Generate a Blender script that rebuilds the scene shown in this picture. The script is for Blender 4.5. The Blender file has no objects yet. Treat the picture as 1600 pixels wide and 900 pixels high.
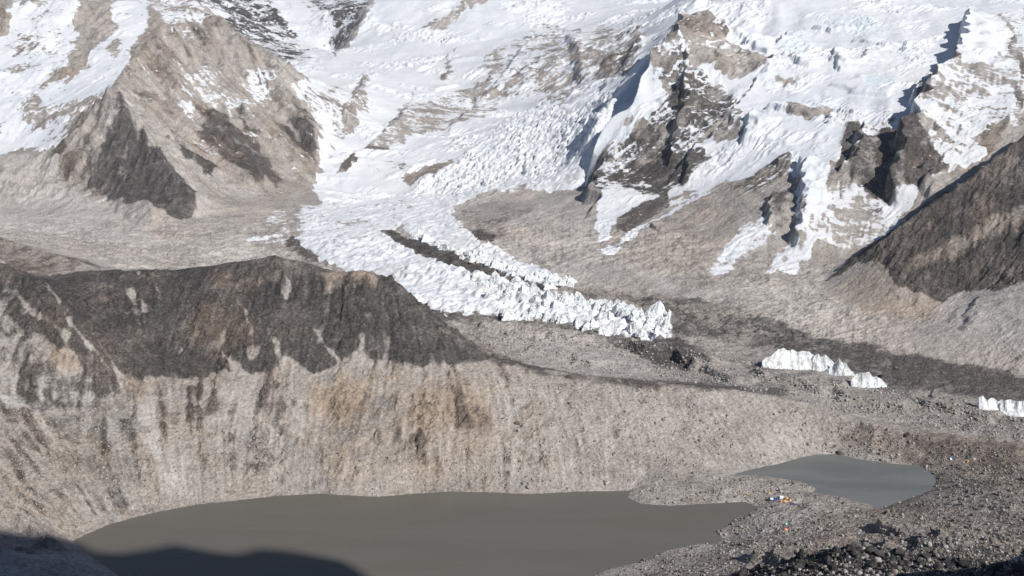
# A glacier valley seen from high on a hillside: two silty lakes, a dark rock ridge, an ice tongue, an icefall and snow mountains.
import bpy, math, random
import numpy as np

# ------------------------------------------------------------------ camera, sky, sun, exposure
SC = bpy.context.scene
COL = SC.collection
H = 420.0                                   # camera height above the lake, metres
PITCH = math.radians(12.0)
HFOV = math.radians(55.0)
F = 800 / math.tan(HFOV / 2)                # focal length in photograph pixels
CP, SP = math.cos(PITCH), math.sin(PITCH)
cam_d = bpy.data.cameras.new('camera')
cam = bpy.data.objects.new('camera', cam_d)
COL.objects.link(cam)
cam.location = (0, 0, H)
cam.rotation_euler = (math.pi / 2 - PITCH, 0, 0)
cam_d.angle = HFOV
cam_d.clip_start, cam_d.clip_end = 1.0, 40000.0
SC.camera = cam

SUN_AZ, SUN_EL = math.radians(139.0), math.radians(38.0)
SUNV = np.array([math.sin(SUN_AZ) * math.cos(SUN_EL), math.cos(SUN_AZ) * math.cos(SUN_EL), math.sin(SUN_EL)])
world = bpy.data.worlds.new('World')
SC.world = world
world.use_nodes = True
wn, wl = world.node_tree.nodes, world.node_tree.links
wn.clear()
sky = wn.new('ShaderNodeTexSky')
sky.sky_type = 'NISHITA'
sky.sun_disc = False
sky.sun_elevation = SUN_EL
sky.sun_rotation = SUN_AZ
sky.altitude = 5000
bg = wn.new('ShaderNodeBackground')
bg.inputs['Strength'].default_value = 0.072
wo = wn.new('ShaderNodeOutputWorld')
wl.new(sky.outputs[0], bg.inputs[0])
wl.new(bg.outputs[0], wo.inputs[0])
sun_d = bpy.data.lights.new('sun', 'SUN')
sun_d.energy = 3.7
sun_d.angle = math.radians(0.5)
sun_d.color = (1.0, 0.955, 0.90)
sun = bpy.data.objects.new('sun', sun_d)
COL.objects.link(sun)
from mathutils import Vector
sun.rotation_euler = Vector(SUNV).to_track_quat('Z', 'Y').to_euler()
sun.location = (600, -600, 1500)
SC.view_settings.view_transform = 'Standard'
SC.view_settings.look = 'None'
SC.view_settings.exposure = 0.42
SC.view_settings.gamma = 1.0
SC.cycles.use_denoising = True

# ------------------------------------------------------------------ helpers
rng = np.random.default_rng(7)
random.seed(7)


def ray(u, v):
    """Photograph pixel -> (x per metre of depth, rise per metre of depth)."""
    u, v = np.asarray(u, float), np.asarray(v, float)
    r, t = (u - 800) / F, -(v - 450) / F
    dy = CP + t * SP
    return r / dy, (-SP + t * CP) / dy


def proj(x, y, z):
    f = np.maximum(y * CP - (z - H) * SP, 1e-3)
    up = y * SP + (z - H) * CP
    return 800 + F * x / f, 450 - F * up / f


def tag(o, label=None, cat=None, group=None, kind=None):
    if label: o['label'] = label
    if cat: o['category'] = cat
    if group: o['group'] = group
    if kind: o['kind'] = kind
    return o


def link(name, me, mat=None, parent=None):
    o = bpy.data.objects.new(name, me)
    COL.objects.link(o)
    if mat is not None and not me.materials:
        me.materials.append(mat)
    if parent is not None:
        o.parent = parent
    return o


def mesh_np(name, co, faces, smooth=True):
    """Mesh from an (n,3) array and an (m,k) index array, k = 3 or 4."""
    me = bpy.data.meshes.new(name)
    co = np.ascontiguousarray(co, np.float32)
    faces = np.ascontiguousarray(faces, np.int32)
    m, k = faces.shape
    me.vertices.add(len(co)); me.vertices.foreach_set('co', co.ravel())
    me.loops.add(m * k); me.loops.foreach_set('vertex_index', faces.ravel())
    me.polygons.add(m); me.polygons.foreach_set('loop_start', np.arange(0, m * k, k, dtype=np.int32))
    me.update(calc_edges=True)
    if smooth:
        me.polygons.foreach_set('use_smooth', np.ones(m, bool))
    return me


_GT = np.random.default_rng(11).uniform(0, 2 * np.pi, 4096)
_GX, _GY = np.cos(_GT).astype(np.float32), np.sin(_GT).astype(np.float32)


def _hash(ix, iy, seed):
    n = ix.astype(np.uint32) * np.uint32(374761393) + iy.astype(np.uint32) * np.uint32(668265263) + np.uint32((seed * 2654435761) & 0xffffffff)
    n = (n ^ (n >> np.uint32(13))) * np.uint32(1274126177)
    return n ^ (n >> np.uint32(16))


def perlin(x, y, seed=0):
    x = np.asarray(x, np.float32); y = np.asarray(y, np.float32)
    fx, fy = np.floor(x), np.floor(y)
    ix, iy = fx.astype(np.int64), fy.astype(np.int64)
    dx, dy = x - fx, y - fy
    ux, uy = dx * dx * dx * (dx * (dx * 6 - 15) + 10), dy * dy * dy * (dy * (dy * 6 - 15) + 10)

    def g(ox, oy):
        h = _hash(ix + ox, iy + oy, seed) & np.uint32(4095)
        return _GX[h] * (dx - ox) + _GY[h] * (dy - oy)
    a, b, c, d = g(0, 0), g(1, 0), g(0, 1), g(1, 1)
    return 1.5 * ((a + (b - a) * ux) * (1 - uy) + (c + (d - c) * ux) * uy)


def fbm(x, y, octv, seed=0, gain=0.5, ridged=False):
    out = 0.0; amp = 1.0; tot = 0.0; fr = 1.0
    for k in range(octv):
        n = perlin(x * fr + 17.3 * k, y * fr - 9.1 * k, seed + k)
        if ridged:
            n = 1 - 2.2 * np.abs(n)
        out = out + amp * n; tot += amp; amp *= gain; fr *= 2.03
    return out / tot


def worley(x, y, seed=0):
    """F1, F2 and the random value of the nearest cell."""
    ix, iy = np.floor(x).astype(np.int64), np.floor(y).astype(np.int64)
    f1 = np.full(x.shape, 9.0); f2 = f1.copy(); rv = np.zeros(x.shape)
    for ox in (-1, 0, 1):
        for oy in (-1, 0, 1):
            h = _hash(ix + ox, iy + oy, seed)
            px = ix + ox + (h & np.uint32(1023)) / 1023.0
            py = iy + oy + ((h >> np.uint32(10)) & np.uint32(1023)) / 1023.0
            d = np.hypot(px - x, py - y)
            v = ((h >> np.uint32(20)) & np.uint32(1023)) / 1023.0
            near = d < f1
            f2 = np.where(near, f1, np.minimum(f2, d))
            rv = np.where(near, v, rv)
            f1 = np.where(near, d, f1)
    return f1, f2, rv


def sstep(a, b, x):
    t = np.clip((x - a) / (b - a), 0, 1)
    return t * t * (3 - 2 * t)


def inside(px, py, poly):
    poly = np.asarray(poly, float)
    out = np.zeros(px.shape, bool)
    x0, y0 = poly.min(0); x1, y1 = poly.max(0)
    bb = (px >= x0) & (px <= x1) & (py >= y0) & (py <= y1)
    qx, qy = px[bb], py[bb]
    c = np.zeros(qx.shape, bool)
    n = len(poly)
    for i in range(n):
        xa, ya = poly[i]; xb, yb = poly[(i + 1) % n]
        if ya == yb: continue
        c ^= ((ya > qy) != (yb > qy)) & (qx < (xb - xa) * (qy - ya) / (yb - ya) + xa)
    out[bb] = c
    return out


def dist_poly(px, py, line, closed=False):
    """Distance to a polyline, the side (positive right of its direction) and the parameter 0..1 along it."""
    line = np.asarray(line, float)
    n = len(line)
    seg = [(i, (i + 1) % n) for i in range(n if closed else n - 1)]
    best = np.full(px.shape, 1e9); side = np.zeros(px.shape); par = np.zeros(px.shape)
    for k, (i, j) in enumerate(seg):
        a, b = line[i], line[j]
        d = b - a; L2 = max(d @ d, 1e-9)
        t = np.clip(((px - a[0]) * d[0] + (py - a[1]) * d[1]) / L2, 0, 1)
        ex, ey = px - a[0] - t * d[0], py - a[1] - t * d[1]
        q = np.hypot(ex, ey)
        nb = q < best
        best = np.where(nb, q, best)
        side = np.where(nb, np.sign(d[1] * ex - d[0] * ey), side)
        par = np.where(nb, (k + t) / len(seg), par)
    return best, side, par


def blur(a, n=1):
    for _ in range(n):
        p = np.pad(a, 1, mode='edge')
        a = (p[:-2, 1:-1] + 2 * p[1:-1, 1:-1] + p[2:, 1:-1]) / 4
        p = np.pad(a, 1, mode='edge')
        a = (p[1:-1, :-2] + 2 * p[1:-1, 1:-1] + p[1:-1, 2:]) / 4
    return a


# ------------------------------------------------------------------ the lie of the land
# Survey lines: (u, v, depth) places a point of the land by its bearing and depth; lz lines lie level at height z;
# hd lines give bearing, depth and height (ground hidden behind a crest).
LINES = []          # (n,3) world points, hard flag


def ln(*pts, hard=True):
    a = np.array(pts, float)
    s, k = ray(a[:, 0], a[:, 1])
    LINES.append((np.c_[s * a[:, 2], a[:, 2], H + k * a[:, 2]], hard))


def lz(z, *pts, hard=False):
    a = np.array(pts, float)
    s, k = ray(a[:, 0], a[:, 1])
    zz = np.full(len(a), float(z)) if a.shape[1] == 2 else a[:, 2]
    Y = (zz - H) / k
    LINES.append((np.c_[s * Y, Y, zz], hard))


def hd(*pts, hard=False):
    a = np.array(pts, float)
    s, _ = ray(a[:, 0], np.full(len(a), 450.0))
    LINES.append((np.c_[s * a[:, 1], a[:, 1], a[:, 2]], hard))


def pt(*pts):
    for p in pts:
        ln(p, hard=False)


LAKE = [(112, 846), (125, 840), (140, 832), (175, 818), (215, 807), (260, 797), (310, 788), (370, 782), (430, 775), (500, 771), (545, 774),
        (590, 776), (640, 772), (700, 768), (760, 769), (830, 772), (900, 768), (960, 767), (985, 766), (981, 777), (1000, 787), (1050, 790),
        (1120, 786), (1165, 784), (1183, 792), (1172, 800), (1150, 810), (1138, 820), (1120, 832), (1130, 842), (1118, 851), (1090, 850),
        (1050, 858), (1000, 878), (950, 890), (922, 903), (860, 960), (700, 1000), (400, 1000), (260, 950), (190, 905), (165, 885), (130, 862)]
POND = [(1146, 741), (1180, 732), (1220, 724), (1250, 715), (1275, 710), (1310, 709), (1340, 717), (1400, 725), (1435, 727), (1455, 738),
        (1463, 750), (1458, 765), (1430, 775), (1390, 790), (1375, 794), (1350, 786), (1310, 776), (1270, 769), (1275, 762), (1250, 752), (1200, 745)]
ZP = 4.0


def plan(poly, z):
    a = np.array(poly, float)
    s, k = ray(a[:, 0], a[:, 1])
    Y = (z - H) / k
    return np.c_[s, np.log(Y)]


LAKE_P, POND_P = plan(LAKE, 0.0), plan(POND, ZP)
lz(0.5, *LAKE, LAKE[0])
lz(ZP + .5, *POND, POND[0])

# dark ridge, its two left spurs and the moraine crest it runs out into
ln((75, 432, 1262), (100, 428, 1265), (130, 424, 1268), (200, 420, 1272), (275, 424, 1275), (310, 417, 1278), (380, 410, 1280), (432, 398, 1280),
   (470, 412, 1275), (510, 422, 1270), (545, 426, 1262), (590, 433, 1250), (612, 440, 1240), (625, 455, 1232), (640, 468, 1225), (665, 487, 1205),
   (700, 515, 1180), (730, 538, 1165), (765, 556, 1150), (800, 566, 1140), (850, 578, 1130), (950, 590, 1120), (1050, 600, 1110), (1140, 608, 1115),
   (1200, 616, 1118), (1300, 640, 1112), (1390, 668, 1078), (1500, 688, 1046), (1600, 700, 1032), (1850, 730, 990))
ln((-320, 395, 1260), (0, 410, 1230), (60, 437, 1205), (110, 490, 1140), (165, 570, 1085), (195, 605, 1062))
ln((-320, 300, 1600), (-120, 335, 1540), (0, 372, 1480), (40, 385, 1450), (80, 398, 1420), (130, 412, 1385))
hd((-320, 1370, 150), (0, 1310, 150), (90, 1330, 145), (130, 1330, 142))
# floor behind the ridge
lz(0, (-320, 340, 110), (0, 366, 95), (100, 374, 92), (200, 386, 88), (290, 397, 82), (320, 413, 76), (430, 392, 72), (545, 421, 68), (620, 441, 66),
   (685, 487, 62), (740, 537, 58))
hd((200, 1560, 84), (430, 1650, 66), (560, 1560, 62), (640, 1430, 60), (700, 1310, 58), (800, 1235, 54), (950, 1195, 47), (1140, 1182, 45), (1300, 1158, 30),
   (1400, 1118, 22), (1600, 1078, 19))
# talus foot below the left mountains, the pyramid hill
lz(0, (-320, 310, 130), (0, 325, 110), (100, 338, 106), (200, 360, 96), (250, 370, 93), (300, 378, 92), (350, 366, 96), (400, 350, 100), (450, 330, 106), (500, 316, 111))
ln((165, 157, 2750), (205, 205, 2650), (260, 268, 2480), (314, 325, 2330))
ln((165, 157, 2750), (132, 200, 2680), (100, 235, 2600), (83, 264, 2520))
ln((165, 157, 2750), (178, 225, 2590), (215, 300, 2380), (262, 345, 2235))
pt((60, 240, 2750), (0, 245, 2750), (0, 290, 2450), (120, 300, 2420), (-300, 245, 2600))
ln((165, 157, 2750), (190, 120, 3000), (212, 85, 3200), (280, 30, 3600), (300, -5, 3900))
pt((0, 160, 3050), (100, 150, 3050), (0, 80, 3400), (110, 70, 3400))
ln((-320, 0, 3700), (0, 0, 3750), (150, 0, 3800), (235, 0, 3900))
pt((230, 170, 2950), (300, 250, 2740), (380, 320, 2480), (350, 200, 3000), (440, 290, 2720), (300, 110, 3250), (400, 160, 3250), (330, 60, 3550))
ln((300, -5, 3900), (335, 25, 3700), (372, 60, 3500), (425, 88, 3450), (434, 110, 3400), (460, 140, 3300), (482, 190, 3150), (502, 235, 2980), (506, 265, 2850), (492, 288, 2750))
hd((330, 4600, 480), (420, 4300, 440), (470, 3900, 330))
ln((330, 0, 6000), (400, 0, 6200), (480, 0, 6500), (572, 0, 6500))
pt((515, 95, 5600), (470, 103, 5200), (420, 60, 5800))
ln((440, 106, 4300), (500, 110, 4400), (560, 105, 4500))
ln((460, 134, 4020), (490, 139, 4000), (530, 134, 4000))
pt((515, 240, 3200), (511, 268, 2950))
ln((515, 95, 5600), (540, 75, 5100), (560, 40, 5400), (590, 0, 5700))
ln((590, 0, 5700), (700, 0, 5600), (900, 0, 5800), (1000, 0, 5900), (1075, 0, 6000))
pt((620, 100, 4700), (700, 150, 4200), (760, 205, 3800), (600, 210, 3500), (533, 260, 3050), (860, 60, 5200), (880, 165, 3800),
   (830, 200, 3500), (935, 128, 3800), (1005, 55, 4300), (940, 60, 4800), (780, 80, 4900), (885, 240, 2950), (700, 225, 3300))
ln((495, 290, 2760), (560, 305, 2680), (640, 300, 2680), (700, 310, 2620))
pt((780, 295, 2680), (875, 285, 2640))
# ice tongue and valley floor
lz(0, (500, 335, 104), (620, 342, 98), (720, 332, 104))
lz(0, (470, 365, 88), (560, 382, 86), (640, 380, 87), (760, 392, 86))
lz(0, (600, 420, 76), (700, 422, 76), (860, 452, 67))
lz(0, (760, 470, 64), (1000, 500, 51), (1045, 524, 45))
lz(0, (720, 332, 104), (760, 392, 85), (890, 440, 68), (1000, 457, 62), (1100, 477, 58), (1250, 512, 51), (1400, 547, 46), (1600, 588, 42), (1850, 630, 38))
lz(0, (860, 510, 50), (1000, 545, 44), (1200, 548, 41), (1300, 602, 35), (1400, 612, 31), (1600, 645, 26))
# right-hand mountains
lz(0, (735, 322, 112), (850, 372, 100), (950, 412, 92), (1050, 436, 82), (1150, 447, 78), (1288, 452, 75), (1400, 482, 72), (1500, 502, 74), (1600, 525, 76), (1850, 570, 80))
ln((1090, -5, 3400), (1075, 10, 3350), (1050, 55, 3200), (1000, 105, 3000), (985, 130, 2900), (935, 180, 2700), (925, 215, 2600), (920, 265, 2500), (925, 300, 2420))
ln((1046, 24, 3800), (1028, 62, 3560), (984, 100, 3350), (964, 132, 3200), (914, 182, 2950), (904, 215, 2830), (898, 262, 2650), hard=False)
pt((1000, 290, 2350), (960, 370, 2050), (850, 320, 2430))
ln((1090, -5, 3400), (1200, 0, 3300), (1400, 0, 3300), (1500, 0, 3300), (1600, 0, 3200), (1850, 0, 3100), hard=False)
ln((1075, 100, 2950), (1200, 100, 2720), (1350, 100, 2650), (1500, 100, 2600), (1600, 100, 2500), (1850, 90, 2450), hard=False)
ln((1000, 200, 2600), (1066, 200, 2500), (1200, 200, 2300), (1350, 200, 2250), (1450, 200, 2200), (1600, 185, 2160), hard=False)
ln((1000, 290, 2330), (1066, 300, 2200), (1200, 300, 2000), (1350, 300, 1950), (1432, 312, 1930), hard=False)
pt((1100, 380, 1950), (1200, 390, 1810), (1280, 385, 1800), (1180, 340, 1900))
# dark spur on the right
ln((1285, 443, 1642), (1340, 402, 1640), (1440, 330, 1650), (1500, 285, 1680), (1545, 255, 1700), (1600, 212, 1730), (1850, 40, 1850))
hd((1300, 1700, 80), (1340, 1740, 105), (1440, 1780, 150), (1500, 1820, 190), (1545, 1850, 215), (1600, 1890, 240), (1850, 2000, 380))
pt((1420, 420, 1560), (1600, 450, 1460), (1600, 330, 1600))
lz(0, (1440, 470, 80), (1475, 472, 79), (1540, 455, 95))
# land beyond the top of the frame
hd((-320, 5200, 980), (0, 5200, 980), (240, 5600, 1020), (330, 7300, 1150), (572, 8000, 1250), (700, 7500, 1350), (1075, 7800, 1400))
hd((1090, 4300, 930), (1400, 4200, 930), (1850, 4000, 930))
hd((-320, 9400, 1500), (1850, 9400, 1500))
# left shore slope
lz(0, (-320, 830, 30), (0, 850, 16), (60, 870, 14), (110, 888, 11), (160, 900, 9), (100, 960, 12), (-320, 960, 30))
pt((0, 800, 785), (0, 700, 930), (0, 600, 1050), (100, 650, 1020), (0, 500, 1150), (-300, 600, 1000), (-300, 780, 780))
pt((250, 590, 1130), (550, 560, 1130), (700, 600, 1075), (500, 650, 1050), (350, 680, 1020), (850, 660, 1035))
# right shore and the near knoll
lz(0, (1472, 716, 12), (1492, 722, 11), (1525, 730, 13))
pt((1600, 760, 905), (1500, 742, 988), (1600, 850, 690), (1500, 850, 730), (1450, 800, 885), (1550, 800, 825))
lz(0, (1150, 775, 3.5), (1220, 770, 7), (1262, 785, 7), (1330, 800, 9), (1400, 806, 12))
pt((1200, 830, 838), (1300, 838, 800))
lz(0, (1180, 858, 22), (1260, 836, 26), (1330, 826, 24))
lz(0, (1000, 897, 5), (1080, 880, 12), (1050, 920, 24))
ln((1100, 915, 640), (1130, 901, 625), (1200, 886, 600), (1250, 872, 580), (1330, 857, 560), (1400, 865, 550), (1480, 872, 540), (1560, 885, 530), (1660, 900, 520))
hd((1130, 700, 38), (1200, 665, 45), (1330, 640, 66), (1400, 630, 70), (1560, 610, 92), (1660, 600, 110))
hd((-320, 300, 150), (300, 300, 200), (800, 300, 200), (1100, 420, 180), (1500, 420, 170), (1850, 420, 250))
hd((300, 560, 20), (800, 560, 30), (950, 650, 20))

DS = 0.0045
S0, S1, L0, L1 = -0.86, 0.86, math.log(262.0), math.log(9400.0)
NS, NL = int((S1 - S0) / DS) + 1, int((L1 - L0) / DS) + 1
known = np.zeros((NL, NS)); zsum = np.zeros((NL, NS)); hard = np.zeros((NL, NS))
for P3, hf in LINES:
    if len(P3) == 1:
        Q = P3
    else:
        seg = []
        for a, b in zip(P3[:-1], P3[1:]):
            n = int(max(abs(a[0] / a[1] - b[0] / b[1]), abs(math.log(a[1] / b[1]))) / (DS * 0.4)) + 2
            t = np.linspace(0, 1, n)[:, None]
            seg.append(a + (b - a) * t)
        Q = np.concatenate(seg)
    j = np.round((Q[:, 0] / Q[:, 1] - S0) / DS).astype(int)
    i = np.round((np.log(Q[:, 1]) - L0) / DS).astype(int)
    ok = (i >= 0) & (i < NL) & (j >= 0) & (j < NS)
    np.add.at(known, (i[ok], j[ok]), 1); np.add.at(zsum, (i[ok], j[ok]), Q[ok, 2])
    if hf:
        hard[i[ok], j[ok]] = 1
zk = np.where(known > 0, zsum / np.maximum(known, 1), 0); km = known > 0


def fill(z, m, depth=0):
    """Membrane through the known cells, coarse to fine."""
    h, w = z.shape
    if min(h, w) > 8:
        ph, pw = h % 2, w % 2
        zz = np.pad(z * m, ((0, ph), (0, pw))); mm = np.pad(m.astype(float), ((0, ph), (0, pw)))
        sz = zz[::2, ::2] + zz[1::2, ::2] + zz[::2, 1::2] + zz[1::2, 1::2]
        sm = mm[::2, ::2] + mm[1::2, ::2] + mm[::2, 1::2] + mm[1::2, 1::2]
        c = fill(sz / np.maximum(sm, 1e-9), sm > 0, depth + 1)
        up = np.repeat(np.repeat(c, 2, 0), 2, 1)[:h, :w]
        g = np.where(m, z, up)
    else:
        g = np.where(m, z, z[m].mean() if m.any() else 0)
    for _ in range(160 if depth == 0 else 220):
        p = np.pad(g, 1, mode='edge')
        g = np.where(m, z, (p[:-2, 1:-1] + p[2:, 1:-1] + p[1:-1, :-2] + p[1:-1, 2:]) / 4)
    return g


zc = fill(zk, km)
soft = blur(zc, 22)
hw = np.clip(blur(hard, 6) * 6, 0, 1)
zc = zc * hw + soft * (1 - hw)

# ------------------------------------------------------------------ fine grid: rows spaced so that they are even in the picture
sc_ax = S0 + DS * np.arange(NS); lc_ax = L0 + DS * np.arange(NL)
Yc = np.exp(lc_ax)[:, None]
_, vc = proj(sc_ax[None, :] * Yc, Yc + 0 * zc, zc)
vis = np.abs(sc_ax) < 0.57
dv = np.clip(vc[:-1, vis] - vc[1:, vis], 0, 60)
dens = np.percentile(dv, 88, axis=1) + 0.10
dens = np.convolve(np.pad(dens, 6, mode='edge'), np.ones(13) / 13, 'valid')
cum = np.r_[0, np.cumsum(dens)]
NR = 1560
l_ax = np.interp(np.linspace(0, cum[-1], NR), cum, lc_ax)
s_ax = np.r_[np.linspace(-0.85, -0.60, 36)[:-1], np.linspace(-0.60, 0.60, 1130), np.linspace(0.60, 0.85, 36)[1:]]
NCOL = len(s_ax)


def bspl(x, n):
    """Rows of cubic B-spline weights that sample an n-vector at fractional indices x."""
    W = np.zeros((len(x), n)); i = np.floor(x).astype(int); t = x - i
    w = [(1 - t) ** 3 / 6, (3 * t ** 3 - 6 * t ** 2 + 4) / 6, (-3 * t ** 3 + 3 * t ** 2 + 3 * t + 1) / 6, t ** 3 / 6]
    r = np.arange(len(x))
    for k in range(4):
        np.add.at(W, (r, np.clip(i - 1 + k, 0, n - 1)), w[k])
    return W


WL, WS = bspl((l_ax - L0) / DS, NL), bspl((s_ax - S0) / DS, NS)


def fine(c):
    return WL @ c @ WS.T


Z = fine(zc)
Sg, Lg = np.meshgrid(s_ax, l_ax)
Y = np.exp(Lg); X = Sg * Y
zs_c = np.gradient(zc, DS, axis=1); zl_c = np.gradient(zc, DS, axis=0)
steep = np.hypot(fine(blur(zs_c, 3)), fine(blur(zl_c, 3))) / Y          # rise per metre

# fall lines: streaks that run down the slopes (noise averaged along the gradient)
ca, cb = np.meshgrid(sc_ax, lc_ax)
zsm = blur(zc, 10)
gs, gl = np.gradient(zsm, DS, axis=1), np.gradient(zsm, DS, axis=0)
vs, vl = -(1 + ca ** 2) * gs + ca * gl, ca * gs - gl
vn = np.hypot(vs, vl) + 1e-6
vs, vl = vs / vn, vl / vn
VS, VL = fine(vs).astype(np.float32), fine(vl).astype(np.float32)


def fall(freq, steps, h, seed):
    """Noise of the given frequency smeared along the fall line."""
    hs = h / freq
    tot = np.zeros_like(Z, dtype=np.float32)

    def samp(A, s, l):
        fj = np.clip((s - S0) / DS, 0, NS - 1.001); fi = np.clip((l - L0) / DS, 0, NL - 1.001)
        j = fj.astype(np.int32); i = fi.astype(np.int32)
        a, b = fj - j, fi - i
        return (A[i, j] * (1 - a) + A[i, j + 1] * a) * (1 - b) + (A[i + 1, j] * (1 - a) + A[i + 1, j + 1] * a) * b
    for sg in (1, -1):
        s, l = Sg.astype(np.float32).copy(), Lg.astype(np.float32).copy()
        for k in range(steps):
            tot += perlin(s * freq, l * freq, seed) * (1 - k / (steps + 1))
            a, b = samp(vs, s, l), samp(vl, s, l)
            s = s + sg * hs * a; l = l + sg * hs * b
    return (tot - tot.mean()) / tot.std()


F1 = fall(38, 9, 0.55, 3)
F2 = fall(95, 10, 0.55, 5)
F3 = fall(240, 10, 0.6, 8)

# ------------------------------------------------------------------ zones of rock, scree, snow and ice on the land
U, V = proj(X, Y, Z)
wob = 9.0
UW = U + wob * fbm(Sg * 60, Lg * 60, 5, 21, .6) + 9 * perlin(Sg * 17, Lg * 17, 22) + 3.5 * F2 * sstep(.2, .5, steep) * np.where(Y > 1600, 1, .35)
VW = V + wob * fbm(Sg * 60, Lg * 60, 5, 31, .6) + 6 * perlin(Sg * 17, Lg * 17, 32) + 4.0 * F1 * sstep(.2, .5, steep) * np.where(Y > 1600, 1, .3)
ZN = {k: np.full(Z.shape, d, np.float32) for k, d in dict(snow=0, dark=.2, warm=.25, pale=.3, ice=0, spike=0, fallk=0, calm=0).items()}


def zone(poly, ylo=0, yhi=1e9, soften=0, raw=False, **kv):
    m = inside(U if raw else UW, V if raw else VW, poly) & (Y > ylo) & (Y < yhi)
    if soften:
        w = blur(m.astype(np.float32), soften)
        for k, v in kv.items(): ZN[k] = ZN[k] * (1 - w) + v * w
    else:
        for k, v in kv.items(): ZN[k][m] = v
    return m


STN = perlin(Sg * 200, Lg * 200, 55) + .8 * perlin(Sg * 60, Lg * 60, 56)


def streak(line, width, ylo=0, yhi=1e9, **kv):
    a = np.array(line, float)
    x0, y0 = a.min(0) - 3 * width; x1, y1 = a.max(0) + 3 * width
    bb = (UW > x0) & (UW < x1) & (VW > y0) & (VW < y1) & (Y > ylo) & (Y < yhi)
    d, _, t = dist_poly(UW[bb], VW[bb], a)
    w = sstep(1.25, .35, d / (width * (.45 + .55 * t)) + .35 * STN[bb])
    for k, v in kv.items():
        q = ZN[k][bb]; ZN[k][bb] = q * (1 - w) + v * w


NEAR = 1345      # everything nearer than this lies on the near side of the dark ridge
# --- left mountains
zone([(-300, 0), (240, 0), (330, -20), (470, 170), (510, 265), (400, 340), (0, 300), (-300, 300)], ylo=2200, dark=.34, warm=.5, snow=.1, pale=.15)
zone([(-300, 0), (235, 0), (225, 45), (208, 92), (190, 118), (165, 145), (130, 160), (60, 165), (55, 190), (100, 190), (112, 212), (85, 245), (40, 232), (0, 245), (-300, 250)], ylo=2300, snow=.8, dark=.35)
zone([(-40, 0), (20, 0), (14, 38), (-20, 70)], ylo=2300, snow=.05, warm=.6)
zone([(128, 0), (182, 0), (176, 45), (150, 82), (128, 112), (88, 138), (66, 143), (100, 104), (112, 60), (122, 22)], ylo=2300, snow=.06, warm=.55, dark=.25)
zone([(20, 60), (60, 20), (115, 70), (70, 140), (20, 110)], ylo=2300, snow=.62)
zone([(30, 170), (35, 145), (60, 150), (66, 162), (128, 152), (165, 145), (160, 170), (130, 195), (108, 192), (92, 172), (66, 205), (50, 185)], ylo=2300, snow=.38, dark=.4)
zone([(172, 78), (185, 62), (192, 76), (186, 88), (174, 88)], ylo=2300, snow=.3)
streak([(315, 100), (335, 135), (360, 186)], 5, ylo=2300, snow=.9)
streak([(283, 138), (292, 165), (306, 190)], 5, ylo=2300, snow=.9)
zone([(265, 110), (330, 110), (420, 140), (440, 215), (380, 190), (300, 150)], ylo=2300, snow=.33)
zone([(380, 110), (420, 100), (440, 150), (400, 160)], ylo=2300, snow=.42)
zone([(228, 0), (300, -10), (330, 30), (300, 60), (250, 30)], ylo=2300, snow=.42)
zone([(166, 158), (205, 150), (255, 200), (330, 265), (430, 320), (440, 330), (345, 375), (290, 385), (312, 325), (262, 268), (205, 205)], ylo=2150, snow=0, dark=.12, warm=.3, pale=.4)
zone([(260, 190), (290, 225), (350, 285), (420, 330), (330, 330), (300, 280)], ylo=2150, snow=0, dark=.2, warm=.4, pale=.3)
for p in ([(326, 176), (345, 183), (362, 205), (400, 243), (442, 290), (427, 298), (380, 265), (347, 232), (322, 206)],
          [(312, 203), (335, 211), (372, 250), (413, 292), (396, 298), (352, 258)],
          [(256, 203), (285, 235), (345, 276), (318, 268), (272, 236)],
          [(375, 165), (390, 185), (400, 215), (380, 205)], [(455, 180), (480, 190), (503, 240), (480, 250), (458, 215)]):
    zone(p, ylo=2200, dark=.72, snow=.04)
zone([(415, 215), (450, 240), (505, 265), (480, 285), (445, 290), (420, 250)], ylo=2200, dark=.35, snow=.15)
zone([(-300, 240), (80, 245), (90, 290), (210, 345), (300, 380), (420, 330), (505, 320), (470, 420), (-300, 420)], ylo=1660, snow=0, dark=.08, warm=.16, pale=.75, soften=4)
# pyramid
zone([(165, 157), (205, 205), (262, 268), (314, 325), (300, 342), (262, 348), (210, 335), (150, 300), (90, 275), (83, 262), (105, 232), (132, 198)], ylo=2150, snow=0, dark=.42, warm=.55, pale=0)
zone([(174, 222), (205, 212), (262, 275), (314, 325), (300, 340), (262, 347), (208, 333), (185, 318), (150, 293), (138, 285), (165, 238)], ylo=2150, dark=.86, warm=.2)
zone([(165, 160), (205, 205), (262, 268), (256, 272), (195, 222), (168, 200)], ylo=2150, dark=.62, warm=.35)
zone([(90, 235), (106, 230), (98, 255), (84, 262)], ylo=2150, dark=.72)
zone([(140, 232), (149, 226), (140, 262), (126, 275)], ylo=2150, dark=.7)
streak([(120, 235), (100, 265)], 4, ylo=2150, dark=.6)
zone([(192, 345), (230, 340), (240, 358), (215, 378), (195, 370)], ylo=1900, pale=.75, dark=.1)
zone([(210, 338), (262, 348), (300, 342), (400, 320), (470, 310), (430, 345), (360, 368), (290, 383), (230, 372)], ylo=1900, pale=.5, warm=.55, dark=.06)
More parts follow.
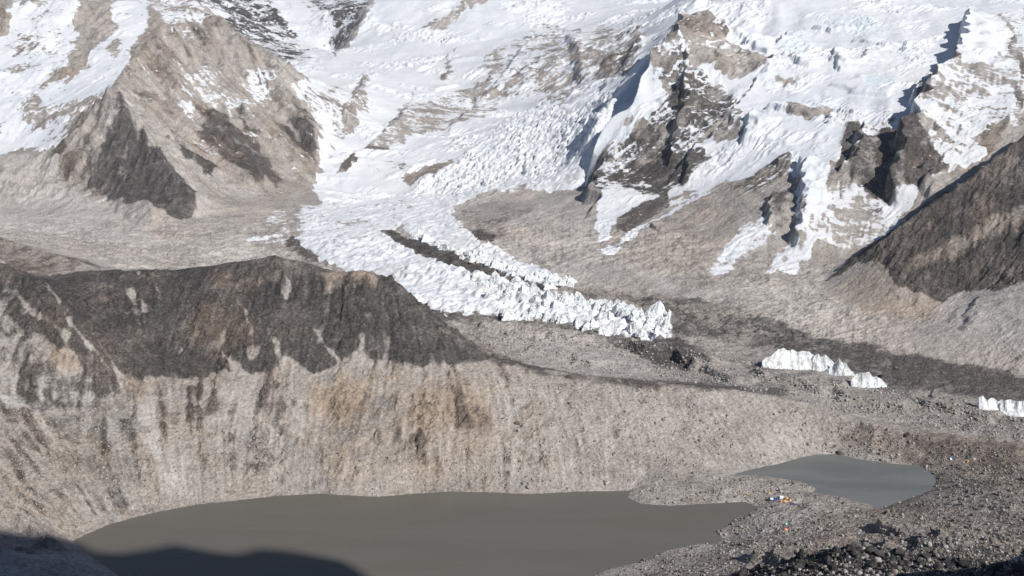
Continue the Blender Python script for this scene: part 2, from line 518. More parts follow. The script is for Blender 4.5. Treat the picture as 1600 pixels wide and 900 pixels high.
# far peaks in the gap
zone([(290, -10), (580, -10), (545, 60), (515, 98), (475, 106), (430, 90), (372, 58)], ylo=4200, snow=.42, dark=.85, warm=.05)
zone([(413, -5), (468, -5), (500, 35), (530, 65), (517, 92), (488, 88), (470, 60), (440, 30)], ylo=4200, snow=.93)
streak([(480, 0), (530, 50)], 5, ylo=4200, snow=.9)
streak([(320, 5), (345, 35)], 8, ylo=4200, snow=.9)
zone([(432, 98), (515, 93), (540, 100), (535, 132), (490, 141), (455, 122)], ylo=3700, snow=1, ice=.4, calm=1)
# --- west face and the icefall
zone([(520, 92), (545, 75), (590, -10), (1110, -10), (1066, 40), (1000, 110), (940, 185), (925, 290), (780, 310), (640, 310), (560, 322), (500, 318), (490, 290), (512, 262), (504, 225), (482, 170), (460, 138)], ylo=2350, snow=.97, dark=.35, warm=.35, calm=.6)
zone([(470, 140), (535, 134), (545, 170), (530, 235), (512, 268), (500, 225)], ylo=2700, snow=.55)
streak([(512, 180), (509, 262)], 9, ylo=2700, snow=.95)
zone([(652, 50), (690, 25), (735, -5), (765, -5), (742, 16), (700, 38), (655, 56)], ylo=2700, snow=.25, calm=0)
zone([(556, 130), (570, 112), (578, 178), (556, 195), (538, 212), (536, 180)], ylo=2700, snow=.3, calm=0)
zone([(740, 105), (800, 62), (840, 35), (900, 45), (1000, 45), (1003, 62), (985, 122), (960, 130), (935, 128), (885, 168), (840, 165), (770, 146), (735, 150)], ylo=2700, snow=.54, calm=0)
zone([(930, 30), (990, 50), (985, 110), (945, 132), (915, 95)], ylo=2700, snow=.42)
zone([(850, 60), (885, 75), (905, 110), (880, 160), (855, 120)], ylo=2700, snow=.46)
zone([(690, 95), (745, 68), (730, 120), (715, 160), (690, 140)], ylo=2700, snow=.66)
zone([(525, 262), (600, 212), (630, 165), (680, 155), (720, 140), (790, 140), (800, 155), (770, 178), (700, 204), (640, 212), (590, 240), (535, 268)], ylo=2600, snow=.34, calm=0)
zone([(520, 268), (600, 228), (610, 235), (535, 272)], ylo=2600, snow=.05, dark=.5)
zone([(622, 275), (670, 255), (708, 246), (710, 256), (680, 275), (640, 292)], ylo=2400, snow=.12, calm=0, warm=.5)
zone([(550, 250), (600, 240), (650, 235), (640, 262), (580, 280)], ylo=2500, snow=.72, calm=0)
ICEFALL = [(632, 305), (700, 262), (752, 218), (800, 185), (850, 165), (900, 172), (960, 150), (945, 210), (925, 250), (915, 285), (870, 292), (790, 300), (760, 312), (700, 335), (650, 325)]
zone(ICEFALL, ylo=2350, yhi=4600, snow=.86, ice=.35, spike=.9, calm=.5, soften=3)
zone([(1000, 60), (1066, 20), (1040, 80), (985, 125)], ylo=3300, snow=1, ice=.3)
# --- right-hand mountain
zone([(1060, 42), (1095, -10), (1900, -10), (1900, 160), (1600, 212), (1540, 255), (1440, 322), (1350, 345), (1300, 345), (1262, 352), (1238, 300), (1200, 300), (1120, 300), (1000, 372), (940, 400), (935, 310), (925, 275), (930, 200), (1000, 110)], ylo=1680, yhi=4200, snow=.98, dark=.4, warm=.35, calm=.8)
zone([(1055, 92), (1085, 70), (1120, 84), (1148, 95), (1205, 93), (1203, 112), (1180, 126), (1138, 140), (1075, 143), (1058, 118)], ylo=1900, snow=.34, warm=.45, calm=0)
zone([(1072, 112), (1110, 108), (1170, 98), (1200, 100), (1190, 118), (1135, 138), (1085, 135)], ylo=1900, snow=.08, warm=.5, dark=.3)
zone([(1010, 120), (1050, 108), (1068, 142), (1105, 150), (1140, 152), (1162, 188), (1140, 216), (1102, 228), (1082, 252), (1060, 288), (990, 306), (930, 316), (924, 285), (958, 248), (1012, 226), (1056, 195), (1010, 165), (990, 150)], ylo=1900, snow=.42, dark=.62, calm=0)
zone([(950, 250), (985, 210), (1030, 165), (1048, 172), (1040, 200), (1000, 228)], ylo=1900, snow=.9, calm=.6)
zone([(1048, 180), (1100, 155), (1125, 175), (1118, 210), (1075, 215), (1050, 210)], ylo=1900, snow=.3, dark=.7)
zone([(922, 300), (960, 290), (1000, 285), (1050, 262), (1105, 245), (1120, 252), (1075, 300), (1015, 310), (960, 312), (925, 312)], ylo=1900, snow=.28, dark=.7)
zone([(985, 222), (1008, 215), (1010, 232), (985, 240)], ylo=1900, snow=.1)
zone([(1110, 228), (1120, 215), (1158, 205), (1160, 218), (1125, 235)], ylo=1900, snow=.05, dark=.45)
# talus wedge below the long snow ramp, snow tongues on it
zone([(925, 400), (950, 375), (960, 345), (1000, 330), (1040, 318), (1090, 300), (1120, 290), (1175, 278), (1200, 262), (1245, 255), (1248, 300), (1200, 318), (1210, 345), (1180, 340), (1120, 395), (1104, 440), (1060, 450), (950, 420)], ylo=1680, snow=.02, pale=.3, warm=.5, dark=.15, calm=0)
zone([(1140, 285), (1180, 275), (1235, 262), (1240, 290), (1200, 310), (1150, 300)], ylo=1680, snow=.12, dark=.45)
zone([(965, 345), (1010, 318), (1045, 300), (1040, 318), (985, 365), (960, 365)], ylo=1680, dark=.6, snow=.06)
streak([(1120, 285), (1060, 325), (1010, 352), (970, 380), (930, 402)], 8, ylo=1680, snow=.93)
zone([(905, 362), (930, 325), (960, 312), (1000, 306), (985, 330), (945, 360), (915, 372)], ylo=1680, snow=.85, calm=.5)
streak([(915, 300), (900, 325), (895, 340)], 6, ylo=1680, snow=.7)
zone([(1196, 322), (1206, 302), (1238, 293), (1252, 312), (1247, 338), (1226, 358), (1208, 348)], ylo=1680, dark=.55, snow=.02, calm=0, warm=.2)
zone([(1205, 262), (1228, 250), (1248, 246), (1240, 275), (1226, 290), (1210, 282)], ylo=1680, dark=.5, snow=.1)
SNOUT = [(1236, 228), (1290, 232), (1312, 262), (1296, 310), (1268, 352), (1250, 386), (1240, 380), (1252, 335), (1250, 300), (1240, 270)]
zone(SNOUT, ylo=1680, snow=1, ice=.55, spike=.35, calm=.2)
zone([(1262, 356), (1292, 330), (1330, 330), (1306, 385), (1262, 402), (1222, 442), (1190, 442), (1225, 398)], ylo=1680, snow=.44, calm=0, pale=.6, soften=6)
zone([(1180, 336), (1206, 342), (1216, 366), (1172, 400), (1128, 442), (1104, 437), (1120, 396)], ylo=1680, snow=.40, calm=0, pale=.6, soften=6)
for l, w in (([(1200, 338), (1168, 372), (1140, 410), (1118, 440)], 8), ([(1192, 350), (1150, 378), (1125, 405)], 5), ([(1262, 350), (1245, 385), (1222, 425), (1212, 448)], 9), ([(1258, 370), (1215, 400), (1192, 432)], 7),
             ([(1290, 340), (1285, 380), (1262, 402)], 9), ([(1300, 350), (1302, 385)], 6), ([(1235, 400), (1240, 430)], 4)):
    streak(l, w, ylo=1680, snow=.85)
zone([(1290, 330), (1340, 300), (1440, 318), (1404, 350), (1344, 385), (1306, 398), (1292, 360)], ylo=1680, snow=.34, pale=.45, dark=.3, calm=0)
zone([(1345, 310), (1388, 306), (1438, 320), (1404, 338), (1350, 335)], ylo=1680, snow=.72)
zone([(1292, 255), (1320, 262), (1345, 300), (1340, 325), (1300, 330), (1288, 300)], ylo=1680, snow=.4, dark=.35, calm=0)
zone([(1316, 192), (1346, 188), (1347, 228), (1372, 222), (1396, 212), (1420, 200), (1436, 235), (1470, 265), (1482, 290), (1442, 320), (1390, 314), (1340, 292), (1310, 268)], ylo=1680, snow=.05, dark=.66, calm=0)
zone([(1345, 190), (1395, 178), (1418, 198), (1375, 220), (1348, 226)], ylo=1680, snow=.6, dark=.5, calm=0)
zone([(1424, 160), (1470, 95), (1520, 60), (1590, 10), (1700, 10), (1700, 170), (1600, 205), (1540, 235), (1472, 268), (1432, 232)], ylo=1680, snow=.56, dark=.42, warm=.35, calm=0)
zone([(1470, 92), (1512, 15), (1565, 25), (1572, 60), (1555, 112), (1505, 122), (1480, 100)], ylo=1680, snow=.97, calm=1)
zone([(1452, 235), (1500, 195), (1555, 190), (1560, 205), (1500, 245), (1465, 262)], ylo=1680, snow=.72)
zone([(1520, 225), (1570, 200), (1605, 190), (1605, 215), (1545, 255)], ylo=1680, snow=.03, warm=.4, dark=.3)
for p in ([(1125, 62), (1150, 58), (1210, 62), (1205, 85), (1150, 88)], [(1222, 45), (1262, 50), (1268, 100), (1225, 105)], [(1225, 150), (1270, 155), (1275, 172), (1226, 176)],
          [(1270, 25), (1330, 22), (1400, 40), (1380, 62), (1300, 48)], [(1190, 180), (1212, 165), (1210, 200), (1190, 215)], [(1205, 225), (1250, 228), (1240, 262), (1206, 258)],
          [(1340, 118), (1400, 125), (1395, 150), (1350, 150)]):
    zone(p, ylo=1680, ice=.6, spike=.3, calm=.2, soften=3)
zone([(1230, 170), (1280, 170), (1310, 165), (1300, 182), (1240, 186)], ylo=1680, snow=.25)
zone([(1215, 125), (1252, 118), (1248, 132), (1218, 136)], ylo=1680, snow=.25)
for l, w in (([(905, 45), (899, 80), (912, 112), (903, 132)], 7), ([(988, 40), (1001, 62), (986, 98)], 9), ([(872, 58), (862, 95), (850, 125)], 6), ([(782, 75), (766, 110), (748, 142)], 7), ([(830, 80), (822, 110), (800, 135)], 5),
             ([(940, 70), (955, 95), (945, 118)], 8), ([(715, 68), (700, 95), (690, 125)], 5), ([(650, 140), (632, 172), (612, 200)], 6), ([(700, 190), (660, 205), (625, 222)], 5)):
    streak(l, w, ylo=2600, snow=.2, calm=0, dark=.42)
for l, w in (([(1120, 84), (1152, 97), (1203, 101)], 4), ([(1208, 124), (1244, 121)], 4), ([(1228, 172), (1262, 176), (1300, 171)], 4.5), ([(1088, 222), (1118, 204), (1142, 190)], 5), ([(1562, 15), (1570, 45), (1580, 72)], 7),
             ([(1578, 75), (1592, 95), (1606, 118)], 8), ([(1575, 130), (1590, 150), (1604, 185)], 9), ([(1500, 148), (1520, 156), (1545, 158)], 5), ([(1440, 175), (1470, 168), (1500, 178)], 5), ([(1425, 215), (1450, 222), (1480, 235)], 6),
             ([(1030, 70), (1045, 95), (1040, 120)], 5), ([(1010, 232), (1040, 225), (1062, 214)], 6), ([(1330, 222), (1338, 245)], 5), ([(1290, 195), (1310, 185), (1335, 178)], 4), ([(960, 282), (1000, 270), (1040, 258)], 6)):
    streak(l, w, ylo=1680, snow=.16, calm=0, dark=.5)
# --- dark spur
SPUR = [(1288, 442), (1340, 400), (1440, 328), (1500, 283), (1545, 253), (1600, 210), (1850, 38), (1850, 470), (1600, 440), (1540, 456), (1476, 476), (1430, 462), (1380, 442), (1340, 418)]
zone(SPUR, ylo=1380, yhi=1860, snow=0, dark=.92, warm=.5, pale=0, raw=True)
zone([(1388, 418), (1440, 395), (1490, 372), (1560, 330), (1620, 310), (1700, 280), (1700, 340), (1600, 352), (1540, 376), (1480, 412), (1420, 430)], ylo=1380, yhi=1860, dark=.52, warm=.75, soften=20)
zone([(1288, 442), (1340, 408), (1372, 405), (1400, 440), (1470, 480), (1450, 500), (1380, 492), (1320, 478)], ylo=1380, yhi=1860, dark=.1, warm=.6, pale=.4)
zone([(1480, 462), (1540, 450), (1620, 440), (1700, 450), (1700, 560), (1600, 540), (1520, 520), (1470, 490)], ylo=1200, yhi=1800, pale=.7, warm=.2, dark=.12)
# --- right valley side
zone([(430, 330), (505, 318), (470, 420), (390, 400)], ylo=1660, yhi=2700, pale=.6, warm=.1, dark=.16)
zone([(700, 330), (760, 300), (860, 295), (930, 320), (940, 400), (1100, 445), (1290, 452), (1300, 478), (1420, 500), (1600, 540), (1800, 580), (1800, 640), (1600, 585), (1250, 515), (1000, 455), (890, 440), (760, 390)], ylo=1200, yhi=2700, pale=.6, warm=.36, dark=.10, snow=0, calm=0)
zone([(720, 330), (780, 315), (840, 320), (800, 345), (780, 378), (740, 372), (722, 352)], ylo=1900, yhi=2700, dark=.36, pale=.2)
zone([(738, 365), (770, 362), (768, 378), (742, 378)], ylo=1900, yhi=2700, dark=.7)
zone([(865, 446), (1000, 458), (1100, 470), (1180, 490), (1260, 520), (1400, 552), (1620, 592), (1850, 620), (1850, 690), (1600, 640), (1450, 606), (1390, 604), (1300, 575), (1190, 548), (1060, 530), (1040, 500), (1000, 478), (900, 462)], ylo=1000, yhi=2300, dark=.58, warm=.3, pale=.05)
zone([(940, 540), (1060, 520), (1190, 548), (1300, 580), (1390, 606), (1460, 606), (1620, 645), (1850, 690), (1850, 720), (1600, 692), (1390, 655), (1250, 612), (1140, 604), (1040, 585)], ylo=1000, yhi=1650, dark=.42, warm=.25, pale=.15)
zone([(985, 532), (1060, 530), (1095, 565), (1085, 582), (1030, 570), (990, 550)], ylo=1000, yhi=1650, dark=.72, warm=0)
zone([(645, 470), (720, 492), (850, 498), (920, 515), (985, 530), (990, 545), (900, 528), (800, 512), (740, 508), (690, 505), (670, 490)], ylo=1300, yhi=1800, dark=.55, warm=.2, pale=.05)
zone([(700, 505), (800, 512), (900, 530), (990, 550), (1040, 585), (950, 588), (850, 575), (770, 555)], ylo=1140, yhi=1650, dark=.2, pale=.45, warm=.25)
# --- ice tongue and its side lobe
TONGUE = [(505, 318), (560, 322), (640, 312), (655, 325), (640, 345), (612, 362), (598, 366), (628, 388), (665, 403), (722, 420), (790, 440), (850, 456), (920, 468), (1000, 484), (1030, 494), (1048, 512), (1040, 524), (1020, 528),
          (960, 524), (900, 512), (850, 498), (780, 498), (700, 490), (640, 468), (610, 438), (545, 424), (500, 408), (468, 375), (480, 348)]
LOBE = [(640, 330), (700, 318), (712, 340), (735, 372), (790, 402), (840, 421), (893, 444), (890, 450), (850, 444), (795, 430), (730, 404), (684, 388), (645, 378), (632, 355)]
zone([(430, 330), (500, 318), (480, 410), (430, 395), (380, 380)], ylo=1400, yhi=2700, snow=.32, dark=.3, warm=.1, pale=.3)
zone([(455, 365), (480, 375), (520, 415), (480, 408), (450, 392)], ylo=1400, yhi=2700, snow=.1, dark=.7)
mT = zone(TONGUE, ylo=1340, yhi=2800, snow=.9, ice=.08, spike=.8, calm=.2, dark=.5, warm=.1)
zone([(470, 330), (600, 320), (660, 318), (610, 362), (520, 392), (465, 378)], ylo=1340, yhi=2800, snow=.6, spike=.7, pale=.5, soften=6)
zone([(640, 468), (660, 440), (760, 455), (1048, 500), (1048, 530), (960, 526), (850, 500), (700, 492)], ylo=1340, yhi=2800, spike=1., snow=.97)
mL = zone(LOBE, ylo=1340, yhi=2800, snow=.92, ice=.05, spike=.85, calm=.2, dark=.5, warm=.1)
zone([(690, 330), (715, 345), (760, 385), (850, 425), (830, 420), (745, 395), (700, 365)], ylo=1340, yhi=2800, snow=.6)
zone([(596, 362), (612, 360), (640, 376), (684, 390), (730, 406), (795, 432), (850, 446), (885, 452), (850, 457), (760, 432), (700, 414), (660, 400), (625, 386)], ylo=1340, yhi=2800, snow=.02, dark=.78, warm=.05, spike=0, pale=0)
# --- dark ridge
RIDGE = [(-300, 395), (0, 408), (62, 436), (120, 422), (280, 420), (432, 396), (545, 424), (612, 438), (640, 466), (700, 513), (770, 556), (720, 571), (660, 575), (600, 570), (562, 540), (540, 562), (490, 585), (452, 562), (420, 580), (370, 578),
         (335, 585), (280, 592), (200, 592), (150, 590), (60, 520), (0, 480), (-300, 440)]
zone([(-300, 395), (62, 436), (432, 396), (640, 460), (800, 560), (900, 600), (900, 800), (0, 870), (-300, 870)], yhi=NEAR, dark=.32, warm=.57, pale=.02)
zone(RIDGE, yhi=NEAR, dark=.84, warm=.36, pale=.05)
zone([(-300, 480), (0, 470), (60, 505), (130, 560), (165, 590), (220, 640), (230, 690), (160, 690), (60, 640), (0, 640), (-300, 640)], yhi=NEAR, dark=.4, warm=.2, pale=.3)
zone([(0, 400), (0, 480), (60, 520), (130, 575), (185, 600), (110, 495), (62, 440)], yhi=NEAR, dark=.72, warm=.4)
zone([(70, 538), (110, 545), (140, 575), (110, 590), (75, 565)], yhi=NEAR, dark=.15, warm=.75)
zone([(0, 610), (80, 625), (150, 660), (60, 700), (0, 680)], yhi=NEAR, dark=.45, pale=.3)
for l, w in (([(28, 462), (60, 500), (105, 522)], 5), ([(72, 445), (100, 490), (145, 540), (200, 605)], 5), ([(212, 430), (218, 460), (224, 498)], 4), ([(192, 455), (200, 468)], 3), ([(230, 425), (245, 462)], 3),
             ([(262, 505), (278, 530), (282, 555)], 4), ([(336, 538), (355, 560), (385, 590)], 7), ([(414, 520), (430, 552), (440, 590)], 7), ([(445, 425), (452, 470)], 3.5), ([(490, 520), (530, 560)], 3), ([(120, 515), (150, 548)], 6),
             ([(562, 530), (568, 600)], 8)):
    streak(l, w, yhi=NEAR, dark=.05, warm=.35, pale=.35)
streak([(374, 470), (386, 500), (390, 560)], 5, yhi=NEAR, dark=.05, warm=.9)
zone([(495, 425), (545, 428), (600, 437), (590, 462), (535, 452), (510, 460)], yhi=NEAR, dark=.5, warm=.95, soften=2)
zone([(330, 430), (370, 435), (360, 460), (330, 450)], yhi=NEAR, dark=.55, warm=.8, soften=3)
zone([(300, 500), (350, 480), (390, 530), (340, 560), (300, 540)], yhi=NEAR, dark=.62, warm=.7, soften=4)
zone([(470, 600), (560, 580), (700, 590), (800, 620), (790, 700), (700, 740), (560, 770), (490, 740), (460, 660)], yhi=NEAR, warm=.72, dark=.2, pale=.15, soften=40)
zone([(485, 612), (540, 594), (585, 606), (580, 640), (530, 658), (490, 642)], yhi=NEAR, dark=.24, warm=1.15, pale=.0, soften=24)
zone([(630, 615), (700, 600), (770, 640), (765, 672), (700, 665), (645, 672)], yhi=NEAR, dark=.34, warm=.9, pale=.0, soften=24)
zone([(480, 690), (560, 685), (560, 730), (500, 745)], yhi=NEAR, dark=.25, warm=.85, pale=.2, soften=24)
zone([(290, 600), (470, 600), (480, 680), (380, 720), (300, 660)], yhi=NEAR, dark=.3, warm=.5, pale=.4, soften=4)
for p in ([(230, 600), (330, 605), (360, 640), (300, 670), (240, 650)], [(60, 640), (180, 640), (232, 680), (190, 720), (110, 700)], [(340, 690), (440, 660), (480, 700), (420, 740), (360, 730)], [(700, 620), (770, 640), (780, 680), (720, 690)], [(380, 610), (460, 590), (470, 640), (410, 660)],
          [(590, 680), (680, 670), (690, 720), (610, 730)], [(0, 690), (60, 700), (80, 740), (20, 760)]):
    zone(p, yhi=NEAR, dark=.46, pale=.2, soften=5)
zone([(130, 765), (190, 760), (205, 785), (170, 805), (135, 785)], yhi=NEAR, dark=.55, warm=.1, soften=1)
for l, w in (([(225, 620), (240, 680), (275, 760)], 22), ([(410, 655), (440, 700)], 14), ([(0, 620), (60, 650), (90, 690)], 8)):
    streak(l, w, yhi=NEAR, dark=.04, pale=.6, warm=.3)
streak([(745, 552), (800, 566), (850, 582), (950, 594), (1050, 603), (1140, 609), (1225, 617)], 11, yhi=1200, dark=.64, warm=.5, pale=0)
zone([(-320, 290), (0, 370), (135, 411), (290, 415), (130, 420), (60, 434), (0, 408), (-320, 400)], ylo=1335, yhi=1650, dark=.5, warm=.6)
# --- left moraine and right shore
zone([(-300, 345), (0, 360), (60, 362), (130, 382), (200, 380), (280, 388), (315, 415), (280, 424), (100, 405), (0, 372)], ylo=1660, yhi=2400, dark=.15, warm=.4, pale=.5)
streak([(0, 360), (60, 363), (92, 370), (130, 383), (165, 380), (200, 380)], 3, ylo=1660, yhi=2400, dark=.5)
zone([(1180, 620), (1390, 668), (1850, 720), (1850, 1000), (1000, 1000), (1000, 897), (1130, 850), (1300, 800), (1480, 740), (1300, 690)], yhi=1100, dark=.47, warm=.62, pale=0, soften=60)
zone([(1100, 915), (1200, 884), (1330, 852), (1480, 868), (1660, 895), (1660, 1000), (1100, 1000)], yhi=640, dark=.75, warm=.1, pale=0)
zone([(1455, 735), (1500, 745), (1560, 760), (1520, 800), (1440, 790)], yhi=1100, dark=.5, warm=.3, soften=4)
zone([(760, 600), (1180, 620), (1300, 690), (1150, 740), (980, 760), (800, 765)], yhi=1150, dark=.24, warm=.42, pale=.22, soften=120)

for k in ('warm', 'pale', 'ice', 'calm'):
    ZN[k] = blur(ZN[k], 30)
rkw = np.where(Y > 1900, .8, .5)
RIBM = sstep(-.35, .75, (.25 + .5 * (Y > 1600)) * F1 + 1.7 * fbm(Sg * 26 + .3 * F1 * .2, Lg * 30, 5, 271, .6) + .2 * F2)
tilt = sstep(.16, .4, steep) * (U < 900 + 3000 * (Y > 1600))
ZN['dark'] = rkw * blur(ZN['dark'], 2) + (1 - rkw) * blur(ZN['dark'], 44) + .16 * (RIBM - .5) * tilt
ZN['pale'] = ZN['pale'] + .35 * (.45 - RIBM) * tilt
ZN['warm'] = ZN['warm'] + .22 * (RIBM - .4) * tilt
ZN['snow'] = .6 * blur(ZN['snow'], 1) + .4 * blur(ZN['snow'], 14)
spike = blur(ZN['spike'], 3)

# ------------------------------------------------------------------ relief
oc = sstep(.12, .5, fbm((Sg + .4 * Lg) * 42, (Lg - .4 * Sg) * 70, 5, 281, .6)) * sstep(-.1, .35, fbm(Sg * 11, Lg * 13, 2, 285)) * sstep(.3, .55, steep)
ZN['snow'] = ZN['snow'] - .5 * oc * (ZN['snow'] > .8) * (1 - spike) * (Y > 1700)
rockk = np.clip(1 - ZN['snow'] * 1.05, 0.0, 1) * (1 - .7 * ZN['calm'])
stp = sstep(.18, .55, steep)
far = sstep(1900, 2600, Y)
nearf = 1 - sstep(1250, 1420, Y)
mid = 1 - far - nearf
amp = np.clip(.35 + .9 * stp, 0, 1.2)
pat1 = sstep(-.25, .45, fbm(Sg * 14, Lg * 14, 3, 201)); pat2 = sstep(-.2, .5, fbm(Sg * 22 + 5, Lg * 22, 3, 211))
D = Y * (0.0024 * F1 * (.2 + .8 * pat1) * (.25 + .75 * stp) * (far * (.6 + .4 * rockk) + .14 * nearf) + 0.0013 * F2 * pat2 * (.15 + stp) * (far + .28 * nearf * (.25 + .75 * (U < 860)) + .06 * mid) * (.25 + .75 * rockk) + 0.00045 * F3 * pat1 * stp * (far + .6 * nearf + .2 * mid) * (.15 + .85 * rockk))
D += Y * .0085 * rockk * far * stp * (fbm(Sg * 30, Lg * 30, 6, 41, .55, True) - .25)
cw = .02 * fbm(Sg * 60, Lg * 60, 3, 221)
cw = .02 * fbm(Sg * 60, Lg * 60, 3, 221)
rocky = np.maximum(sstep(.17, .42, ZN['dark']), .55 * sstep(840, 700, U) * sstep(-.2, .3, fbm(Sg * 30, Lg * 30, 3, 261)))
D += Y * .0060 * RIBM * rockk * nearf * (.2 + stp) * (.35 + .65 * (U < 860)) * (fbm((Sg + Lg * .3) * 30 + cw * 15, (Lg - Sg * .3) * 34 + cw * 15, 6, 53, .62, True) - .3)
D += Y * .0048 * rockk * nearf * (.06 + .94 * rocky) * (.2 + stp) * (.3 + .7 * RIBM) * (fbm((Sg + Lg * .35) * 60 + cw * 20, (Lg - Sg * .3) * 75 + cw * 20, 6, 51, .62, True) - .25)
D += Y * .0016 * mid * (1 - spike) * (1 - .75 * np.clip(ZN['pale'], 0, 1)) * fbm(Sg * 55, Lg * 80, 6, 61, .58) + Y * .0058 * mid * (1 - spike) * sstep(.35, .1, steep) * (fbm(Sg * 34, Lg * 60, 6, 63, .6, True) - .3)
D += Y * .0050 * mid * stp * sstep(.3, .6, ZN['dark']) * (1 - spike) * (fbm(Sg * 40, Lg * 44, 6, 65, .62, True) - .3)
D += Y * .0012 * nearf * fbm(Sg * 90, Lg * 90, 6, 71, .66) + Y * .00042 * nearf * fbm(Sg * 420, Lg * 420, 2, 75, .6)
D += Y * .0004 * (1 - nearf) * (.3 + .7 * rockk) * fbm(Sg * 380, Lg * 380, 2, 76, .6)
q1 = 3 * fbm(Sg * 12, Lg * 12, 3, 231)
D += Y * .0010 * far * ZN['snow'] * fbm(Sg * 40, Lg * 55, 5, 81, .55)
crev = sstep(-.1, .45, fbm(Sg * 16 + 3, Lg * 20, 3, 241)) * (1 - spike)
D += Y * .0064 * (far + .6 * mid) * ZN['snow'] * crev * (fbm((Sg * .75 + Lg * .6) * 36 + q1, (Lg * .8 - Sg * .6) * 95 + q1, 5, 251, .55, True) - .3)
# right shore hummocks
hum = sstep(1050, 1250, U) * nearf * sstep(640, 720, V)
D += hum * 3.2 * fbm(X / 34, Y / 34, 5, 91, .55, True)

# ribs: long crests with a steep wall on one side ('l' or 'r' of the line), the other side falling gently
def hitz(u, v, zg, ylo=0):
    s, k = ray(u, v)
    j = int(np.clip(np.searchsorted(s_ax, s), 0, NCOL - 1))
    col = zg[:, j] - (H + k * Y[:, j])
    idx = np.nonzero((col > 0) & (Y[:, j] > ylo))[0]
    i = idx[0] if len(idx) else NR - 1
    return s * Y[i, j], Y[i, j], zg[i, j]


def rib(line, h, steep_w, soft_w, ylo=1700, sign=1, taper=0.0):
    P3 = [hitz(u, v + h * .75 / hitz(u, v, Z, ylo)[1] * F, Z, ylo) for u, v in line]
    P2 = np.array([(p[0], p[1]) for p in P3])
    # finer polyline
    Q = [P2[0]]
    for a, b in zip(P2[:-1], P2[1:]):
        for t in np.linspace(0, 1, 6)[1:]:
            Q.append(a + (b - a) * t)
    Q = np.array(Q)
    x0, y0 = Q.min(0) - 3 * soft_w; x1, y1 = Q.max(0) + 3 * soft_w
    bb = (X > x0) & (X < x1) & (Y > y0) & (Y < y1)
    wx = X[bb] + .22 * soft_w * perlin(X[bb] / soft_w * 2.2, Y[bb] / soft_w * 2.2, 7) + .4 * steep_w * fbm(X[bb] / 75, Y[bb] / 75, 6, 9, .68)
    d, sd, t = dist_poly(wx, Y[bb], Q)
    sd = sd * sign
    prof = np.where(sd > 0, np.exp(-(d / soft_w) ** 1.3), np.clip(1 - d / steep_w, 0, 1))
    D[bb] += h * (1 - taper * t) * prof * sstep(0, .08, t) * sstep(1, .9, t)


R_ = dict(sign=-1)
rib([(1083, 12), (1062, 40), (1048, 75), (1020, 95), (1002, 112), (985, 138), (962, 160), (940, 182), (930, 215), (926, 245), (925, 280)], 150, 12, 150, taper=.88, **R_)
rib([(1515, 8), (1508, 30), (1505, 60), (1490, 96), (1470, 112), (1448, 140), (1432, 170), (1418, 195), (1408, 225), (1394, 270), (1388, 305)], 56, 12, 110, **R_)
rib([(1352, 190), (1340, 215), (1334, 245), (1320, 265)], 26, 14, 60, **R_)
rib([(1450, 275), (1447, 315)], 18, 14, 50, **R_)
rib([(1256, 238), (1252, 275), (1260, 300), (1250, 345), (1240, 380)], 26, 11, 55, **R_)
rib([(1212, 88), (1200, 110), (1178, 140), (1150, 172), (1115, 215), (1080, 250), (1040, 292)], 12, 9, 60, **R_)
rib([(1078, 118), (1068, 145), (1068, 185), (1058, 210)], 26, 10, 60, **R_)
rib([(1028, 112), (1014, 132), (1010, 155)], 24, 10, 50, **R_)
rib([(1170, 182), (1166, 205), (1160, 222)], 20, 9, 50, **R_)
rib([(1236, 46), (1222, 60), (1216, 75)], 14, 8, 60, **R_)
rib([(1098, 45), (1092, 62), (1090, 72)], 14, 8, 50, **R_)
rib([(1302, 78), (1308, 95), (1313, 110)], 12, 7, 50, **R_)
rib([(1356, 78), (1350, 95)], 12, 7, 50, **R_)
rib([(1208, 300), (1200, 322), (1206, 345)], 16, 9, 50, **R_)
rib([(1060, 200), (1050, 235), (1045, 265)], 18, 10, 55, **R_)
rib([(1085, 235), (1075, 265), (1070, 290)], 15, 9, 50, **R_)
rib([(1030, 345), (1012, 350)], 8, 8, 40, **R_)
rib([(1300, 175), (1292, 190)], 12, 7, 40, **R_)
rib([(1330, 160), (1312, 170)], 10, 6, 40, **R_)
rib([(1530, 460), (1520, 490), (1514, 515)], 6, 12, 40, ylo=1300, **R_)
rib([(1500, 480), (1490, 505)], 3, 10, 35, ylo=1300, **R_)
rib([(1440, 455), (1430, 478)], 4, 10, 35, ylo=1300, **R_)
rib([(1400, 448), (1392, 462)], 3, 9, 30, ylo=1300, **R_)
rib([(6, 796), (35, 810), (60, 826), (90, 846)], 10, 6, 35, ylo=500, sign=-1)
rib([(1450, 118), (1436, 135), (1424, 152)], 34, 9, 40, **R_)
rib([(1325, 832), (1270, 843), (1220, 852), (1180, 862)], 11, 6, 44, ylo=500, sign=-1)
rib([(1425, 806), (1392, 811), (1362, 818)], 11, 6, 44, ylo=500, sign=-1)
rib([(1500, 826), (1465, 838), (1435, 852)], 14, 6, 44, ylo=500, sign=-1)
rib([(1410, 836), (1385, 845), (1350, 849)], 8, 5, 44, ylo=500, sign=-1)
for l, h, wd in (([(165, 157), (185, 180), (205, 205), (235, 238), (262, 268), (290, 300), (312, 322)], 40, 55), ([(165, 157), (148, 180), (130, 202), (112, 220), (100, 236), (88, 258)], 34, 55),
                 ([(168, 165), (172, 195), (176, 222), (186, 255), (205, 290), (230, 320), (258, 342)], 30, 55), ([(165, 235), (152, 262), (142, 288)], 10, 30), ([(150, 215), (132, 250), (118, 280)], 10, 30)):
    rib(l, h, wd, wd, ylo=2100, sign=-1)
